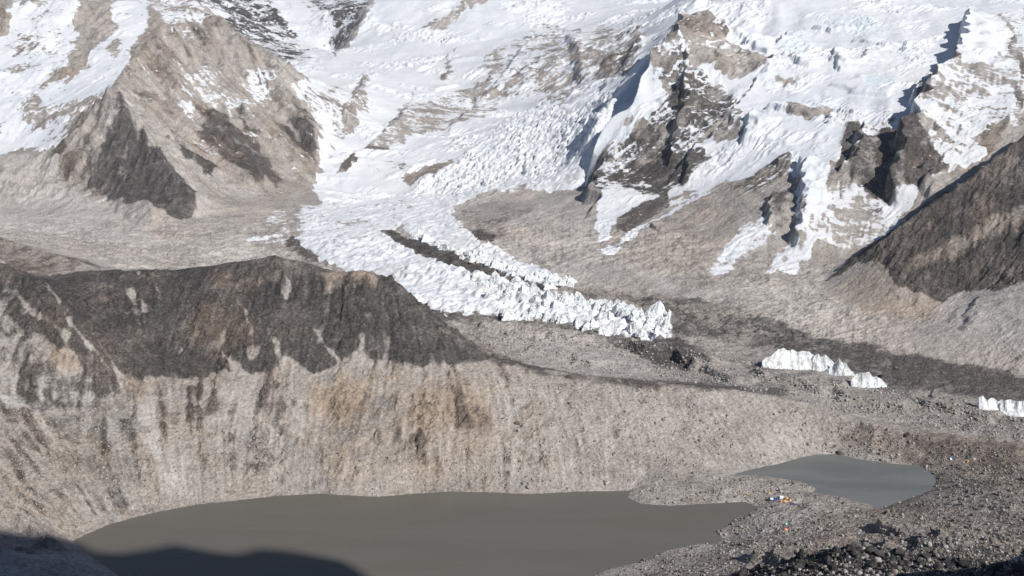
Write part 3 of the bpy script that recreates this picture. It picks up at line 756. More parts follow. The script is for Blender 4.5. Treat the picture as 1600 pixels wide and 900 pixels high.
for l, h in (([(1085, 62), (1112, 66), (1140, 80)], 16), ([(1146, 70), (1175, 84), (1205, 90)], 14), ([(1222, 92), (1245, 100), (1270, 104)], 16), ([(1198, 168), (1230, 172), (1278, 178)], 14),
             ([(1268, 40), (1300, 46), (1335, 42)], 12), ([(1205, 250), (1230, 256), (1246, 250)], 12), ([(1300, 130), (1340, 142), (1390, 148)], 9), ([(1280, 85), (1320, 100), (1350, 96)], 9),
             ([(1130, 190), (1160, 196), (1190, 205)], 9), ([(1330, 60), (1380, 72), (1430, 70)], 8), ([(700, 95), (760, 88), (820, 80)], 12), ([(620, 130), (680, 140), (720, 130)], 12)):
    rib(l, h, 9, 60, **R_)
for l, h in (([(975, 536), (1010, 545), (1050, 548), (1095, 572)], 13), ([(1090, 560), (1130, 585), (1150, 592)], 9), ([(740, 505), (800, 516), (860, 520), (910, 534)], 8), ([(1180, 585), (1240, 592), (1290, 612)], 8),
             ([(1300, 615), (1360, 625), (1420, 640)], 8), ([(1440, 625), (1500, 640), (1560, 660)], 7), ([(820, 545), (880, 552), (930, 570)], 7), ([(1380, 585), (1450, 600)], 6)):
    rib(l, h, 9, 50, ylo=1100, **R_)
# left-hand crags
for l, h in (([(328, 176), (350, 205), (385, 245), (425, 296)], 20), ([(314, 204), (345, 235), (400, 292)], 16), ([(258, 204), (290, 238), (330, 272)], 12), ([(462, 180), (485, 210), (500, 245)], 22), ([(372, 160), (395, 195), (420, 240)], 18),
             ([(300, 95), (340, 150), (370, 200)], 20), ([(240, 60), (270, 120), (300, 180)], 22), ([(420, 100), (450, 160), (470, 220)], 22)):
    rib(l, h, 40, 60, ylo=2200, sign=-1)
for l, h in (([(640, 165), (600, 212), (530, 262)], 20), ([(756, 140), (735, 175), (700, 205)], 18), ([(885, 50), (905, 90), (915, 125)], 22), ([(1000, 62), (975, 110), (940, 132)], 22), ([(835, 60), (800, 100), (770, 140)], 16), ([(575, 110), (560, 150), (540, 200)], 20)):
    rib(l, h, 25, 70, ylo=2600, **R_)
# ridge face: shallow ribs and gullies
for l, h in (([(432, 398), (438, 450), (425, 520), (410, 570)], 9), ([(545, 426), (570, 480), (572, 540)], 10), ([(310, 418), (330, 480), (345, 545)], 8), ([(200, 422), (215, 500), (240, 590)], 8), ([(612, 442), (650, 510), (690, 565)], 7)):
    rib(l, h, 35, 45, ylo=1040, **R_)

# ice: sharp pinnacles on the tongue, tilted blocks and crevasses in the icefall
sel = spike > .02
px, py = X[sel], Y[sel]
sp = spike[sel]
wx, wy = px + 7 * perlin(px / 30, py / 30, 101), py + 7 * perlin(px / 30, py / 30, 102)
ang = math.radians(28)
ax, ay = wx * math.cos(ang) - wy * math.sin(ang), wx * math.sin(ang) + wy * math.cos(ang)
isf = sstep(2450, 2700, py)
k0 = 16 + 12 * sstep(1700, 2400, py)
f1, f2, rv = worley(ax / 17, ay / 24, 5)
e1_, e2_, ev = worley(ax / 11, ay / 13, 6)
up_ = sstep(1700, 2150, py)
cone = np.clip(1 - f1 * 1.25, 0, 1) * (.35 + .9 * rv) * (1 - .75 * up_) + .8 * up_ * np.clip(1 - e1_ * 1.2, 0, 1) * (.3 + .8 * ev)
g1, g2, gv = worley(ax / 23 + 3.3, ay / 32, 15)
blk = np.clip((g2 - g1) * 4, 0, 1) * (gv * .9 + .1)
h1, h2, hv = worley(ax / 10 + 1.1, ay / 11, 25)
blk = blk * 13 + 8 * np.clip((h2 - h1) * 3, 0, 1) * hv
rid = fbm(ax / 26, ay / 44, 4, 111, .5, True)
big = .45 + .9 * sstep(-.4, .5, fbm(ax / 90, ay / 120, 3, 115))
height = (1 - isf) * (7.5 * cone + 9 * rid) * big * (1 - .45 * sstep(1750, 2400, py)) + isf * blk * (.25 + .75 * big)
D[sel] += sp * height
Zf = Z + D
# smooth lake margins
lakes = np.zeros(Z.shape, bool)
for polyp, zl in ((LAKE_P, 0.0), (POND_P, ZP)):
    c0 = polyp.min(0) - .12; c1 = polyp.max(0) + .12
    bb = (Sg > c0[0]) & (Sg < c1[0]) & (Lg > c0[1]) & (Lg < c1[1])
    s, l = Sg[bb], Lg[bb]
    s2 = s + .0016 * fbm(s * 160, l * 160, 4, 121); l2 = l + .0016 * fbm(s * 160, l * 160, 4, 122)
    d, _, _ = dist_poly(s2, l2, polyp, closed=True)
    ins = inside(s2, l2, polyp)
    dm = d * Y[bb]
    zz = Zf[bb]
    zb = Z[bb]
    kk = np.clip(dm / 35, 0, 1)
    zo = np.maximum(zz * kk + (zl + .02 + .28 * dm) * (1 - kk), zl + .08 + .12 * np.minimum(dm, 20))
    Zf[bb] = np.where(ins, zl - np.clip(.35 * dm, 0, 12), np.where((dm < 36) & ~lakes[bb], zo, zz))
    lakes[bb] |= ins

# ------------------------------------------------------------------ materials
def material(name):
    m = bpy.data.materials.new(name); m.use_nodes = True
    return m, m.node_tree.nodes, m.node_tree.links


class N:
    """Small helper for building node trees."""
    def __init__(self, tree):
        self.n, self.l = tree.nodes, tree.links

    def val(self, sock, v):
        if isinstance(v, bpy.types.NodeSocket): self.l.new(v, sock)
        else: sock.default_value = v

    def math(self, op, a, b=0.0, c=0.0, clamp=False):
        x = self.n.new('ShaderNodeMath'); x.operation = op; x.use_clamp = clamp
        for k, v in enumerate((a, b, c)): self.val(x.inputs[k], v)
        return x.outputs[0]

    def mix(self, f, a, b):
        x = self.n.new('ShaderNodeMix'); x.data_type = 'RGBA'
        self.val(x.inputs[0], f)
        for k, v in ((6, a), (7, b)):
            self.val(x.inputs[k], v if isinstance(v, bpy.types.NodeSocket) else (*v, 1))
        return x.outputs[2]

    def step(self, v, lo, hi):
        x = self.n.new('ShaderNodeMapRange'); x.interpolation_type = 'SMOOTHSTEP'
        self.val(x.inputs[0], v); x.inputs[1].default_value = lo; x.inputs[2].default_value = hi
        return x.outputs[0]

    def noise(self, vec, scale, detail=6, rough=.6, dist=0.0):
        x = self.n.new('ShaderNodeTexNoise'); x.noise_dimensions = '3D'
        self.val(x.inputs['Vector'], vec); x.inputs['Scale'].default_value = scale
        x.inputs['Detail'].default_value = detail; x.inputs['Roughness'].default_value = rough
        x.inputs['Distortion'].default_value = dist
        return x.outputs[0]

    def attr(self, name):
        x = self.n.new('ShaderNodeAttribute'); x.attribute_name = name
        y = self.n.new('ShaderNodeSeparateColor'); self.l.new(x.outputs['Color'], y.inputs[0])
        return y.outputs[0], y.outputs[1], y.outputs[2]

    def ramp(self, f, stops):
        x = self.n.new('ShaderNodeValToRGB'); self.l.new(f, x.inputs[0])
        e = x.color_ramp.elements
        while len(e) < len(stops): e.new(.5)
        for k, (p, c) in enumerate(stops):
            e[k].position = p; e[k].color = (*c, 1)
        return x.outputs[0]

    def bump(self, h, dist, strength=1.0, normal=None):
        x = self.n.new('ShaderNodeBump'); self.val(x.inputs['Height'], h)
        self.val(x.inputs['Distance'], dist); self.val(x.inputs['Strength'], strength)
        if normal is not None: self.l.new(normal, x.inputs['Normal'])
        return x.outputs[0]


def ground_material():
    m, n, l = material('rock, scree and snow')
    t = N(m.node_tree)
    b = n['Principled BSDF']
    geo = n.new('ShaderNodeNewGeometry'); P = geo.outputs['Position']
    snow, dark, warm = t.attr('za')
    pale, ice, f2 = t.attr('zb')
    f3, dist, calm = t.attr('zc')
    c = lambda x, k: t.math('MULTIPLY', t.math('SUBTRACT', x, .5), k)
    n1 = t.noise(P, 1 / 95, 10, .62, .4)
    n2 = t.noise(P, 1 / 17, 7, .68)
    n3 = t.noise(P, 1 / 420, 4, .55)
    n4 = t.noise(P, 1 / 3.2, 3, .7)
    a12 = t.math('ADD', c(n1, 1.0), c(n2, .8))
    # bare rock and scree
    tone = t.math('ADD', t.math('ADD', t.math('MULTIPLY', a12, 1.25), c(n4, 1.3)), t.math('ADD', .5, c(f3, .3)))
    scree = t.ramp(tone, [(.12, (.19, .170, .152)), (.42, (.335, .305, .277)), (.62, (.425, .391, .358)), (.92, (.60, .565, .53))])
    brown = t.ramp(tone, [(.12, (.16, .118, .085)), (.45, (.315, .242, .178)), (.68, (.42, .330, .252)), (.95, (.56, .475, .39))])
    pal = t.ramp(tone, [(.12, (.26, .240, .222)), (.45, (.44, .41, .38)), (.66, (.52, .49, .46)), (.95, (.64, .615, .59))])
    drk = t.ramp(tone, [(.12, (.046, .044, .043)), (.42, (.092, .086, .081)), (.62, (.132, .121, .113)), (.92, (.27, .25, .232))])
    drkw = t.ramp(tone, [(.12, (.054, .044, .040)), (.42, (.120, .098, .086)), (.62, (.172, .138, .116)), (.92, (.32, .265, .22))])
    mixn = t.math('ADD', c(n3, 1.1), t.math('ADD', c(n1, .9), c(n2, .35)))
    wf = t.step(t.math('ADD', warm, mixn), .3, 1.05)
    pf = t.step(t.math('ADD', pale, t.math('SUBTRACT', c(n3, .8), c(n1, .5))), .2, .8)
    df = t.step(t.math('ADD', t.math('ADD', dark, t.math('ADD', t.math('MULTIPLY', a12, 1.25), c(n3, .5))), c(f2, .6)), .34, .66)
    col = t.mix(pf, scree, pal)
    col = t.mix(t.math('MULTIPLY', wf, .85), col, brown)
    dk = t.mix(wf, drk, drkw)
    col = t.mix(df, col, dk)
    # snow lies where it can: less on steep ground, broken up by the rock below
    sep = n.new('ShaderNodeSeparateXYZ'); l.new(geo.outputs['Normal'], sep.inputs[0])
    sl = t.math('MULTIPLY', t.math('SUBTRACT', sep.outputs[2], .78), .55)
    sv = t.math('ADD', t.math('ADD', snow, sl), t.math('ADD', t.math('MULTIPLY', a12, t.math('SUBTRACT', 1.9, t.math('MULTIPLY', calm, 1.3))), c(f3, .4)))
    sf = t.math('MULTIPLY', t.step(sv, .44, .60), t.step(snow, .015, .05))
    scol = t.ramp(t.math('ADD', t.math('ADD', c(n1, .8), c(n3, .6)), .5), [(.2, (.59, .62, .66)), (.5, (.69, .71, .735)), (.8, (.78, .785, .79))])
    icef = t.step(t.math('ADD', ice, t.math('ADD', c(n1, 1.2), c(n2, .5))), .35, .9)
    scol = t.mix(t.math('MULTIPLY', icef, .7), scol, (.60, .73, .78))
    grit = t.math('MULTIPLY', t.step(t.math('ADD', n2, t.math('MULTIPLY', c(n1, .8), 1)), .52, .72), t.math('MULTIPLY', dist, .55))
    scol = t.mix(grit, scol, (.40, .39, .375))
    col = t.mix(sf, col, scol)
    l.new(col, b.inputs['Base Color'])
    b.inputs['Roughness'].default_value = .9
    b.inputs['Specular IOR Level'].default_value = .15
    rough = t.math('MULTIPLY', t.math('SUBTRACT', 1.0, t.math('MULTIPLY', sf, .62)), t.math('ADD', .6, t.math('MULTIPLY', df, .55)))
    h = t.math('ADD', t.math('MULTIPLY', n1, 14.0), t.math('ADD', t.math('MULTIPLY', n2, 9.0), t.math('MULTIPLY', n4, 2.2)))
    l.new(t.bump(h, t.math('MULTIPLY', rough, .9)), b.inputs['Normal'])
    return m


MAT_GROUND = ground_material()


def ice_material():
    m, n, l = material('glacier ice')
    t = N(m.node_tree); b = n['Principled BSDF']
    P = n.new('ShaderNodeNewGeometry').outputs['Position']
    a = t.noise(P, 1 / 9, 6, .65, .5); d = t.noise(P, 1 / 40, 4, .6)
    f = t.math('ADD', a, t.math('MULTIPLY', t.math('SUBTRACT', d, .5), .8))
    col = t.ramp(f, [(.25, (.52, .56, .58)), (.42, (.74, .785, .80)), (.6, (.82, .84, .845)), (.85, (.87, .875, .875))])
    g = t.noise(P, 1 / 6, 5, .7)
    col = t.mix(t.math('MULTIPLY', t.step(g, .47, .62), .62), col, (.36, .355, .345))
    l.new(col, b.inputs['Base Color']); b.inputs['Roughness'].default_value = .6
    l.new(t.bump(a, 3.0), b.inputs['Normal'])
    return m


def water_material(name, c1, c2, bumpd):
    m, n, l = material(name)
    t = N(m.node_tree); b = n['Principled BSDF']
    P = n.new('ShaderNodeNewGeometry').outputs['Position']
    mp = n.new('ShaderNodeMapping'); l.new(P, mp.inputs[0]); mp.inputs['Scale'].default_value = (.4, 1.6, 1); mp.inputs['Rotation'].default_value = (0, 0, .2)
    a = t.noise(mp.outputs[0], 1 / 60, 4, .55, .6)
    l.new(t.mix(t.step(a, .3, .7), c1, c2), b.inputs['Base Color'])
    l.new(t.math('ADD', .16, t.math('MULTIPLY', t.step(t.noise(mp.outputs[0], 1 / 140, 3, .5), .35, .65), .2)), b.inputs['Roughness'])
    b.inputs['IOR'].default_value = 1.33
    w = t.noise(P, 1 / 1.2, 3, .6)
    l.new(t.bump(w, bumpd), b.inputs['Normal'])
    return m


def plain(name, rgb, rough=.7, var=.25, scale=1.5):
    m, n, l = material(name)
    t = N(m.node_tree); b = n['Principled BSDF']
    P = n.new('ShaderNodeTexCoord').outputs['Object']
    a = t.noise(P, scale, 4, .6)
    lo = tuple(x * (1 - var) for x in rgb); hi = tuple(min(1, x * (1 + var)) for x in rgb)
    l.new(t.mix(t.step(a, .3, .7), lo, hi), b.inputs['Base Color']); b.inputs['Roughness'].default_value = rough
    return m


def stone(name, stops, scale):
    m, n, l = material(name)
    t = N(m.node_tree); b = n['Principled BSDF']
    P = n.new('ShaderNodeNewGeometry').outputs['Position']
    a = t.noise(P, scale, 6, .68); d = t.noise(P, scale * .18, 3, .6)
    f = t.math('ADD', t.math('MULTIPLY', a, .6), t.math('MULTIPLY', d, .4))
    l.new(t.ramp(f, stops), b.inputs['Base Color']); b.inputs['Roughness'].default_value = .9
    b.inputs['Specular IOR Level'].default_value = .2
    l.new(t.bump(a, .6 / scale * .5), b.inputs['Normal'])
    return m


# ------------------------------------------------------------------ the land as meshes, one per named feature
print('relief done')
co = np.stack([X, Y, Zf], -1).reshape(-1, 3).astype(np.float32)
e1 = np.zeros((NR, NCOL, 3)); e2 = e1.copy()
C3 = co.reshape(NR, NCOL, 3).astype(np.float64)
e1[:, 1:-1] = C3[:, 2:] - C3[:, :-2]; e1[:, 0] = C3[:, 1] - C3[:, 0]; e1[:, -1] = C3[:, -1] - C3[:, -2]
e2[1:-1] = C3[2:] - C3[:-2]; e2[0] = C3[1] - C3[0]; e2[-1] = C3[-1] - C3[-2]
NRM = np.cross(e1, e2); NRM /= np.linalg.norm(NRM, axis=-1, keepdims=True) + 1e-12
NRM = NRM.reshape(-1, 3).astype(np.float32)
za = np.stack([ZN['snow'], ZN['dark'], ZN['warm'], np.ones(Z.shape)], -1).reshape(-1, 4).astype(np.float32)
zb = np.stack([ZN['pale'], ZN['ice'], np.clip(F2 * .17 * sstep(.2, .5, steep) * (.2 + .8 * pat2) + .5, 0, 1), np.ones(Z.shape)], -1).reshape(-1, 4).astype(np.float32)
zcx = np.stack([np.clip(F3 * .17 * sstep(.12, .45, steep) + .5, 0, 1), np.clip(spike, 0, 1), ZN['calm'], np.ones(Z.shape)], -1).reshape(-1, 4).astype(np.float32)

fid = np.zeros(Z.shape, np.int8)          # 0 valley ground
fid[(Y > 2150)] = 1                       # far mountains, split below


def part_of(poly, k, ylo=0, yhi=1e9):
    fid[inside(U, V, poly) & (Y > ylo) & (Y < yhi)] = k


part_of([(-400, -400), (300, -400), (300, 0), (335, 25), (425, 88), (506, 265), (500, 316), (300, 378), (-400, 345)], 2, 2000, 4250)
part_of([(165, 150), (205, 205), (314, 325), (262, 350), (150, 300), (83, 264)], 3, 2100, 2900)
part_of([(300, -400), (590, -400), (590, -5), (515, 98), (420, 90), (300, 0)], 4, 4250)
part_of([(925, 300), (918, 200), (1075, 5), (1080, -400), (2300, -400), (2300, 560), (1290, 452), (1050, 440), (850, 372), (735, 325)], 5, 1660, 4700)
part_of(ICEFALL, 6, 2300, 4600)
part_of(TONGUE, 7, 1340, 2800); part_of(LOBE, 7, 1340, 2800)
part_of([(1288, 444), (1340, 400), (1600, 205), (2300, -300), (2300, 480), (1600, 442), (1476, 478), (1380, 444)], 8, 1300, 1760)
part_of([(-700, 300), (-300, 395), (0, 408), (62, 436), (432, 390), (620, 436), (770, 556), (760, 600), (300, 620), (0, 640), (-700, 640)], 9, 0, 1300)
FEAT = {0: ('ground', 'grey brown moraine and rubble valley floor around the two lakes', 'ground'),
        1: ('mountain', 'white snow face with grey rock bands above the broken icefall', 'mountain'),
        2: ('mountain', 'tan rock mountain with snow fields above the dark pyramid hill', 'mountain'),
        3: ('hill', 'pointed pyramid hill of brown scree with a dark right face', 'hill'),
        4: ('mountain', 'dark striped rock peaks with snow gullies in the gap at the top', 'mountain'),
        5: ('mountain', 'snow mountain with hanging ice and grey cliffs above the tan talus', 'mountain'),
        6: ('icefall', 'broken blue white icefall feeding the glacier tongue', 'icefall'),
        7: ('glacier', 'long white tongue of ice pinnacles split by a dark debris strip', 'glacier'),
        8: ('hillside', 'dark scree spur with a straight crest beside the snow mountain', 'hillside'),
        9: ('ridge', 'dark brown rock ridge with pale gullies above the long lake', 'ridge')}
fcell = fid[:-1, :-1]
ii, jj = np.meshgrid(np.arange(NR - 1), np.arange(NCOL - 1), indexing='ij')
for k, (nm, lab, cat) in FEAT.items():
    m = fcell == k
    if not m.any(): continue
    i, j = ii[m], jj[m]
    q = np.stack([i * NCOL + j, i * NCOL + j + 1, (i + 1) * NCOL + j + 1, (i + 1) * NCOL + j], -1)
    used, inv = np.unique(q, return_inverse=True)
    me = mesh_np(nm, co[used], inv.reshape(q.shape))
    for an, arr in (('za', za), ('zb', zb), ('zc', zcx)):
        at = me.attributes.new(an, 'FLOAT_COLOR', 'POINT'); at.data.foreach_set('color', np.ascontiguousarray(arr[used]).ravel())
    me.normals_split_custom_set_from_vertices(NRM[used])
    tag(link(nm, me, MAT_GROUND), lab, cat, kind='structure')
print('land done')

# hillside the camera stands on; its crest throws the shadow over the near end of the lake
SHADOW = [(-260, 850), (0, 845), (60, 849), (100, 845), (122, 846), (138, 861), (185, 865), (232, 858), (272, 850), (330, 862), (370, 866), (402, 857), (450, 860), (530, 875), (600, 893), (622, 900), (690, 930)]
sa = np.array(SHADOW, float); ss, kk = ray(sa[:, 0], sa[:, 1]); yy = -H / kk
hx, hy = math.sin(SUN_AZ), math.cos(SUN_AZ)
YCR = -300.0
tt = (YCR - yy) / hy
crx, crz = ss * yy + hx * tt, tt * math.tan(SUN_EL)
gx = np.r_[np.linspace(-1900, 250, 90), np.linspace(250, 1000, 260)[1:], np.linspace(1000, 2400, 60)[1:]]
gy = np.r_[np.linspace(-1600, -40, 60), np.linspace(-40, 200, 90)[1:], np.linspace(200, 1500, 90)[1:]]
gx = np.unique(np.r_[gx, np.linspace(-70, 70, 71)]); gy = np.unique(np.r_[gy, np.linspace(-24, 60, 61), np.linspace(-420, -40, 120)])
GX, GY = np.meshgrid(gx, gy)
od = np.argsort(crx); crx, crz = crx[od], crz[od]
crz = crz + 70
hcr = np.interp(GX, crx, crz, left=np.nan, right=np.nan)
hcr = np.where(GX < crx[0], crz[0] - .75 * (crx[0] - GX), hcr)
hcr = np.where(GX > crx[-1], crz[-1] - 2.2 * (GX - crx[-1]), hcr)
rise = np.where(GY > YCR, 1.5, .6) * np.abs(GY - YCR)
zr = hcr - rise + np.clip(rise / 40, 0, 1) * 18 * fbm(GX / 120, GY / 120, 5, 131, .55, True)
flank = H - 3 - .62 * np.maximum(GY, 0) - .25 * np.abs(GX)
flank = np.where(GY < 0, H - 3 + .1 * GY - .25 * np.abs(GX), flank)
zh = np.maximum(zr, flank)
zh = np.maximum(zh, 40 + 10 * fbm(GX / 150, GY / 150, 4, 141))
lim = H - 6 - .62 * np.maximum(GY, 0) + np.where(GY < -60, 2.6, 1.5) * np.maximum(0, np.abs(GX) - np.maximum(.62 * np.maximum(GY, 0), 170))
zh = np.minimum(zh, lim)
zmax = np.full(GX.shape, 30.0); open_ = np.ones(GX.shape, bool)
shu, shv = np.r_[-3000, sa[:, 0], 760, 900, 4000], np.r_[850, sa[:, 1], 942, 950, 960]
for zt in np.arange(30, 1420, 6.0):
    d = zt / math.tan(SUN_EL)
    px_, py_ = GX - hx * d, GY - hy * d
    pu, pv = proj(px_, np.maximum(py_, 30), 0 * px_)
    okz = (py_ < 200) | (pv > np.interp(pu, shu, shv))
    d2 = (zt - 105) / math.tan(SUN_EL)
    qx_, qy_ = GX - hx * d2, GY - hy * d2
    qu, qv = proj(qx_, np.maximum(qy_, 30), 0 * qx_ + 105)
    okz &= ~((qy_ > 380) & (qu > 1060) & (qv < 990))
    open_ &= okz
    zmax = np.where(open_, zt, zmax)
zh = np.minimum(zh, zmax)
infan = (np.abs(GX) < .84 * GY) & (GY > 268)
zh = np.where(infan, -60, zh)
gi, gj = np.meshgrid(np.arange(len(gy) - 1), np.arange(len(gx) - 1), indexing='ij')
w = len(gx)
q = np.stack([gi * w + gj, gi * w + gj + 1, (gi + 1) * w + gj + 1, (gi + 1) * w + gj], -1).reshape(-1, 4)
me = mesh_np('hillside', np.stack([GX, GY, zh], -1).reshape(-1, 3), q)
nv = len(me.vertices)
for an, v in (('za', (0, .3, .35, 1)), ('zb', (.2, 0, .5, 1)), ('zc', (.5, .1, 0, 1))):
    at = me.attributes.new(an, 'FLOAT_COLOR', 'POINT'); at.data.foreach_set('color', np.tile(np.array(v, np.float32), nv))
tag(link('hillside', me, MAT_GROUND), 'rocky hillside under the viewpoint rising to a crest behind it', 'hillside', kind='structure')

# lakes
def water(name, polyp, zl, mat, label):
    c = polyp.mean(0)
    # outline pushed a little under the shore
    s, l = polyp[:, 0], polyp[:, 1]
    xy = np.c_[s * np.exp(l), np.exp(l)]
    n = len(xy); out = []
    area = .5 * np.sum(xy[:, 0] * np.roll(xy[:, 1], -1) - np.roll(xy[:, 0], -1) * xy[:, 1])
    for i in range(n):
        a, b = xy[i - 1], xy[(i + 1) % n]
        d = b - a; d /= np.linalg.norm(d) + 1e-9
        nn = np.array([d[1], -d[0]]) * (1 if area > 0 else -1)
        out.append(xy[i] + nn * 3.0)
    me = bpy.data.meshes.new(name)
    me.from_pydata([(p[0], p[1], zl) for p in out], [], [list(range(n)) if area > 0 else list(range(n))[::-1]])
    o = link(name, me, mat)
    return tag(o, label, 'lake', kind='structure')


water('lake', LAKE_P, 0.0, water_material('silty lake water', (.140, .129, .106), (.148, .139, .120), .05), 'long grey brown lake below the dark ridge, partly in shadow')
water('lake', POND_P, ZP, water_material('grey pond water', (.140, .147, .138), (.180, .188, .180), .09), 'small grey lake behind the blue tents on the rubble bank')

# ------------------------------------------------------------------ stones, ice fins, tents
def hit(u, v, ylo=0):
    return hitz(u, v, Zf, ylo)


def ico(sub):
    t = (1 + 5 ** .5) / 2
    v = [(-1, t, 0), (1, t, 0), (-1, -t, 0), (1, -t, 0), (0, -1, t), (0, 1, t), (0, -1, -t), (0, 1, -t), (t, 0, -1), (t, 0, 1), (-t, 0, -1), (-t, 0, 1)]
    f = [(0, 11, 5), (0, 5, 1), (0, 1, 7), (0, 7, 10), (0, 10, 11), (1, 5, 9), (5, 11, 4), (11, 10, 2), (10, 7, 6), (7, 1, 8),
         (3, 9, 4), (3, 4, 2), (3, 2, 6), (3, 6, 8), (3, 8, 9), (4, 9, 5), (2, 4, 11), (6, 2, 10), (8, 6, 7), (9, 8, 1)]
    v = [np.array(p, float) / np.linalg.norm(p) for p in v]
    for _ in range(sub):
        mid = {}; nf = []

        def m(a, b):
            k = (min(a, b), max(a, b))
            if k not in mid:
                p = v[a] + v[b]; v.append(p / np.linalg.norm(p)); mid[k] = len(v) - 1
            return mid[k]
        for a, b, c in f:
            x, y, z = m(a, b), m(b, c), m(c, a)
            nf += [(a, x, z), (b, y, x), (c, z, y), (x, y, z)]
        f = nf
    return np.array(v), np.array(f, np.int32)


def rock_shape(sub, r, cuts):
    """A broken block: a ball cut by random planes and roughened."""
    v, f = ico(sub)
    v = v.copy()
    for _ in range(cuts):
        n = r.normal(size=3); n /= np.linalg.norm(n); d = r.uniform(.36, .72)
        over = v @ n - d
        v -= np.where(over > 0, over, 0)[:, None] * n
    v *= r.uniform(.75, 1.3, 3)
    v += r.normal(size=v.shape) * (.025 if sub > 1 else .05)
    return v, f


MAT_PALE = stone('pale granite', [(.2, (.20, .19, .18)), (.5, (.40, .38, .36)), (.8, (.60, .585, .565))], .7)
MAT_GREYSTONE = stone('grey stone', [(.2, (.10, .095, .09)), (.5, (.22, .207, .195)), (.8, (.40, .38, .36))], .7)
MAT_DARKSTONE = stone('dark stone', [(.2, (.022, .022, .023)), (.5, (.058, .055, .053)), (.75, (.13, .125, .118))], .6)
MAT_TAN = stone('brown grey stone', [(.2, (.085, .072, .062)), (.5, (.19, .163, .142)), (.8, (.36, .32, .285))], .7)
MAT_BROWN = stone('brown stone', [(.2, (.075, .05, .037)), (.5, (.15, .105, .078)), (.8, (.26, .20, .155))], .7)


def stones(name, label, spots, mat, seed):
    """One mass of small stones nobody could count."""
    r = np.random.default_rng(seed)
    shapes = [rock_shape(0, r, 3) for _ in range(24)]
    vs, fs, off = [], [], 0
    for (x, y, z, size) in spots:
        v, f = shapes[r.integers(24)]
        a = r.uniform(0, 6.283); c, s_ = math.cos(a), math.sin(a)
        sc_ = size * r.uniform(.7, 1.3, 3) * .5
        p = v * sc_
        p = np.c_[p[:, 0] * c - p[:, 1] * s_, p[:, 0] * s_ + p[:, 1] * c, p[:, 2]]
        vs.append(p + (x, y, z + size * .12)); fs.append(f + off); off += len(v)
    me = mesh_np(name, np.concatenate(vs), np.concatenate(fs), smooth=False)
    return tag(link(name, me, mat), label, 'rubble', kind='stuff')


def scatter(n, poly, smin, smax, r, power=2.2, ylo=0, yhi=1e9, keep=None):
    a = np.array(poly, float); x0, y0 = a.min(0); x1, y1 = a.max(0)
    out = []
    while len(out) < n:
        u, v = r.uniform(x0, x1, 4 * n), r.uniform(y0, y1, 4 * n)
        ok = inside(u, v, a) & ~inside(u, v, np.array(LAKE)) & ~inside(u, v, np.array(POND))
        cl = perlin(u / 38, v / 26, 301) + .6 * perlin(u / 12, v / 9, 302)
        ok &= cl > r.uniform(-1.3, .5, len(u))
        for p, q in zip(u[ok], v[ok]):
            x, y, z = hit(p, q)
            if ylo < y < yhi:
                out.append((x, y, z, smin * (1 - r.uniform(0, .985)) ** (-1 / power) if True else smin))
            if len(out) >= n: break
    return [(x, y, z, min(s, smax)) for x, y, z, s in out]


r = np.random.default_rng(77)
SHORE = [(760, 590), (1140, 612), (1400, 670), (1700, 720), (1700, 905), (900, 905), (985, 800), (900, 766), (800, 766)]
RIGHT = [(1000, 800), (1180, 740), (1300, 660), (1700, 720), (1700, 905), (920, 905)]
LEFT = [(-60, 640), (230, 640), (480, 700), (800, 700), (800, 770), (400, 778), (110, 846), (-60, 840)]
MIDV = [(700, 505), (1050, 540), (1400, 610), (1700, 660), (1700, 700), (1390, 660), (1140, 604), (950, 588), (800, 562)]
stones('rubble', 'pale broken stones strewn over the moraine and lake banks',
       scatter(8000, SHORE, .5, 5.0, r, 1.9) + scatter(3000, RIGHT, .4, 3.6, r, 1.9) + scatter(5000, LEFT, .7, 2.6, r) + scatter(2500, MIDV, 1.2, 4.0, r), MAT_PALE, 1)
stones('rubble', 'darker grey stones mixed through the rubble round the small lake',
       scatter(4500, SHORE, .5, 4.5, r, 1.8) + scatter(4000, RIGHT, .5, 4.6, r, 1.8) + scatter(2500, LEFT, .7, 2.8, r) + scatter(1500, MIDV, 1.2, 4.0, r), MAT_GREYSTONE, 2)
stones('rubble', 'brown grey stones covering the near banks below the small lake', scatter(11000, RIGHT, .4, 5.0, r, 1.8), MAT_TAN, 4)
stones('rubble', 'small dark stones filling the gaps between the big dark boulders',
       scatter(2600, [(1120, 905), (1200, 884), (1330, 853), (1480, 868), (1640, 890), (1640, 930), (1120, 930)], .7, 2.2, r), MAT_DARKSTONE, 3)

# countable boulders
ROCKS = [rock_shape(2, r, 15) for _ in range(10)]
ROCK_MESH = {}


def boulder(u, v, size, mat, label, group=None, flat=1.0):
    k = int(r.integers(len(ROCKS)))
    key = (k, mat.name)
    if key not in ROCK_MESH:
        me = mesh_np('boulder', ROCKS[k][0], ROCKS[k][1], smooth=False)
        me.materials.append(mat); ROCK_MESH[key] = me
    x, y, z = hit(u, v)
    o = bpy.data.objects.new('boulder', ROCK_MESH[key]); COL.objects.link(o)
    s = size * .5
    o.scale = (s * r.uniform(.8, 1.3), s * r.uniform(.8, 1.3), s * r.uniform(.7, 1.1) * flat)
    o.rotation_euler = (r.uniform(-.4, .4), r.uniform(-.4, .4), r.uniform(0, 6.28))
    o.location = (x, y, z + size * .14)
    return tag(o, label, 'boulder', group)


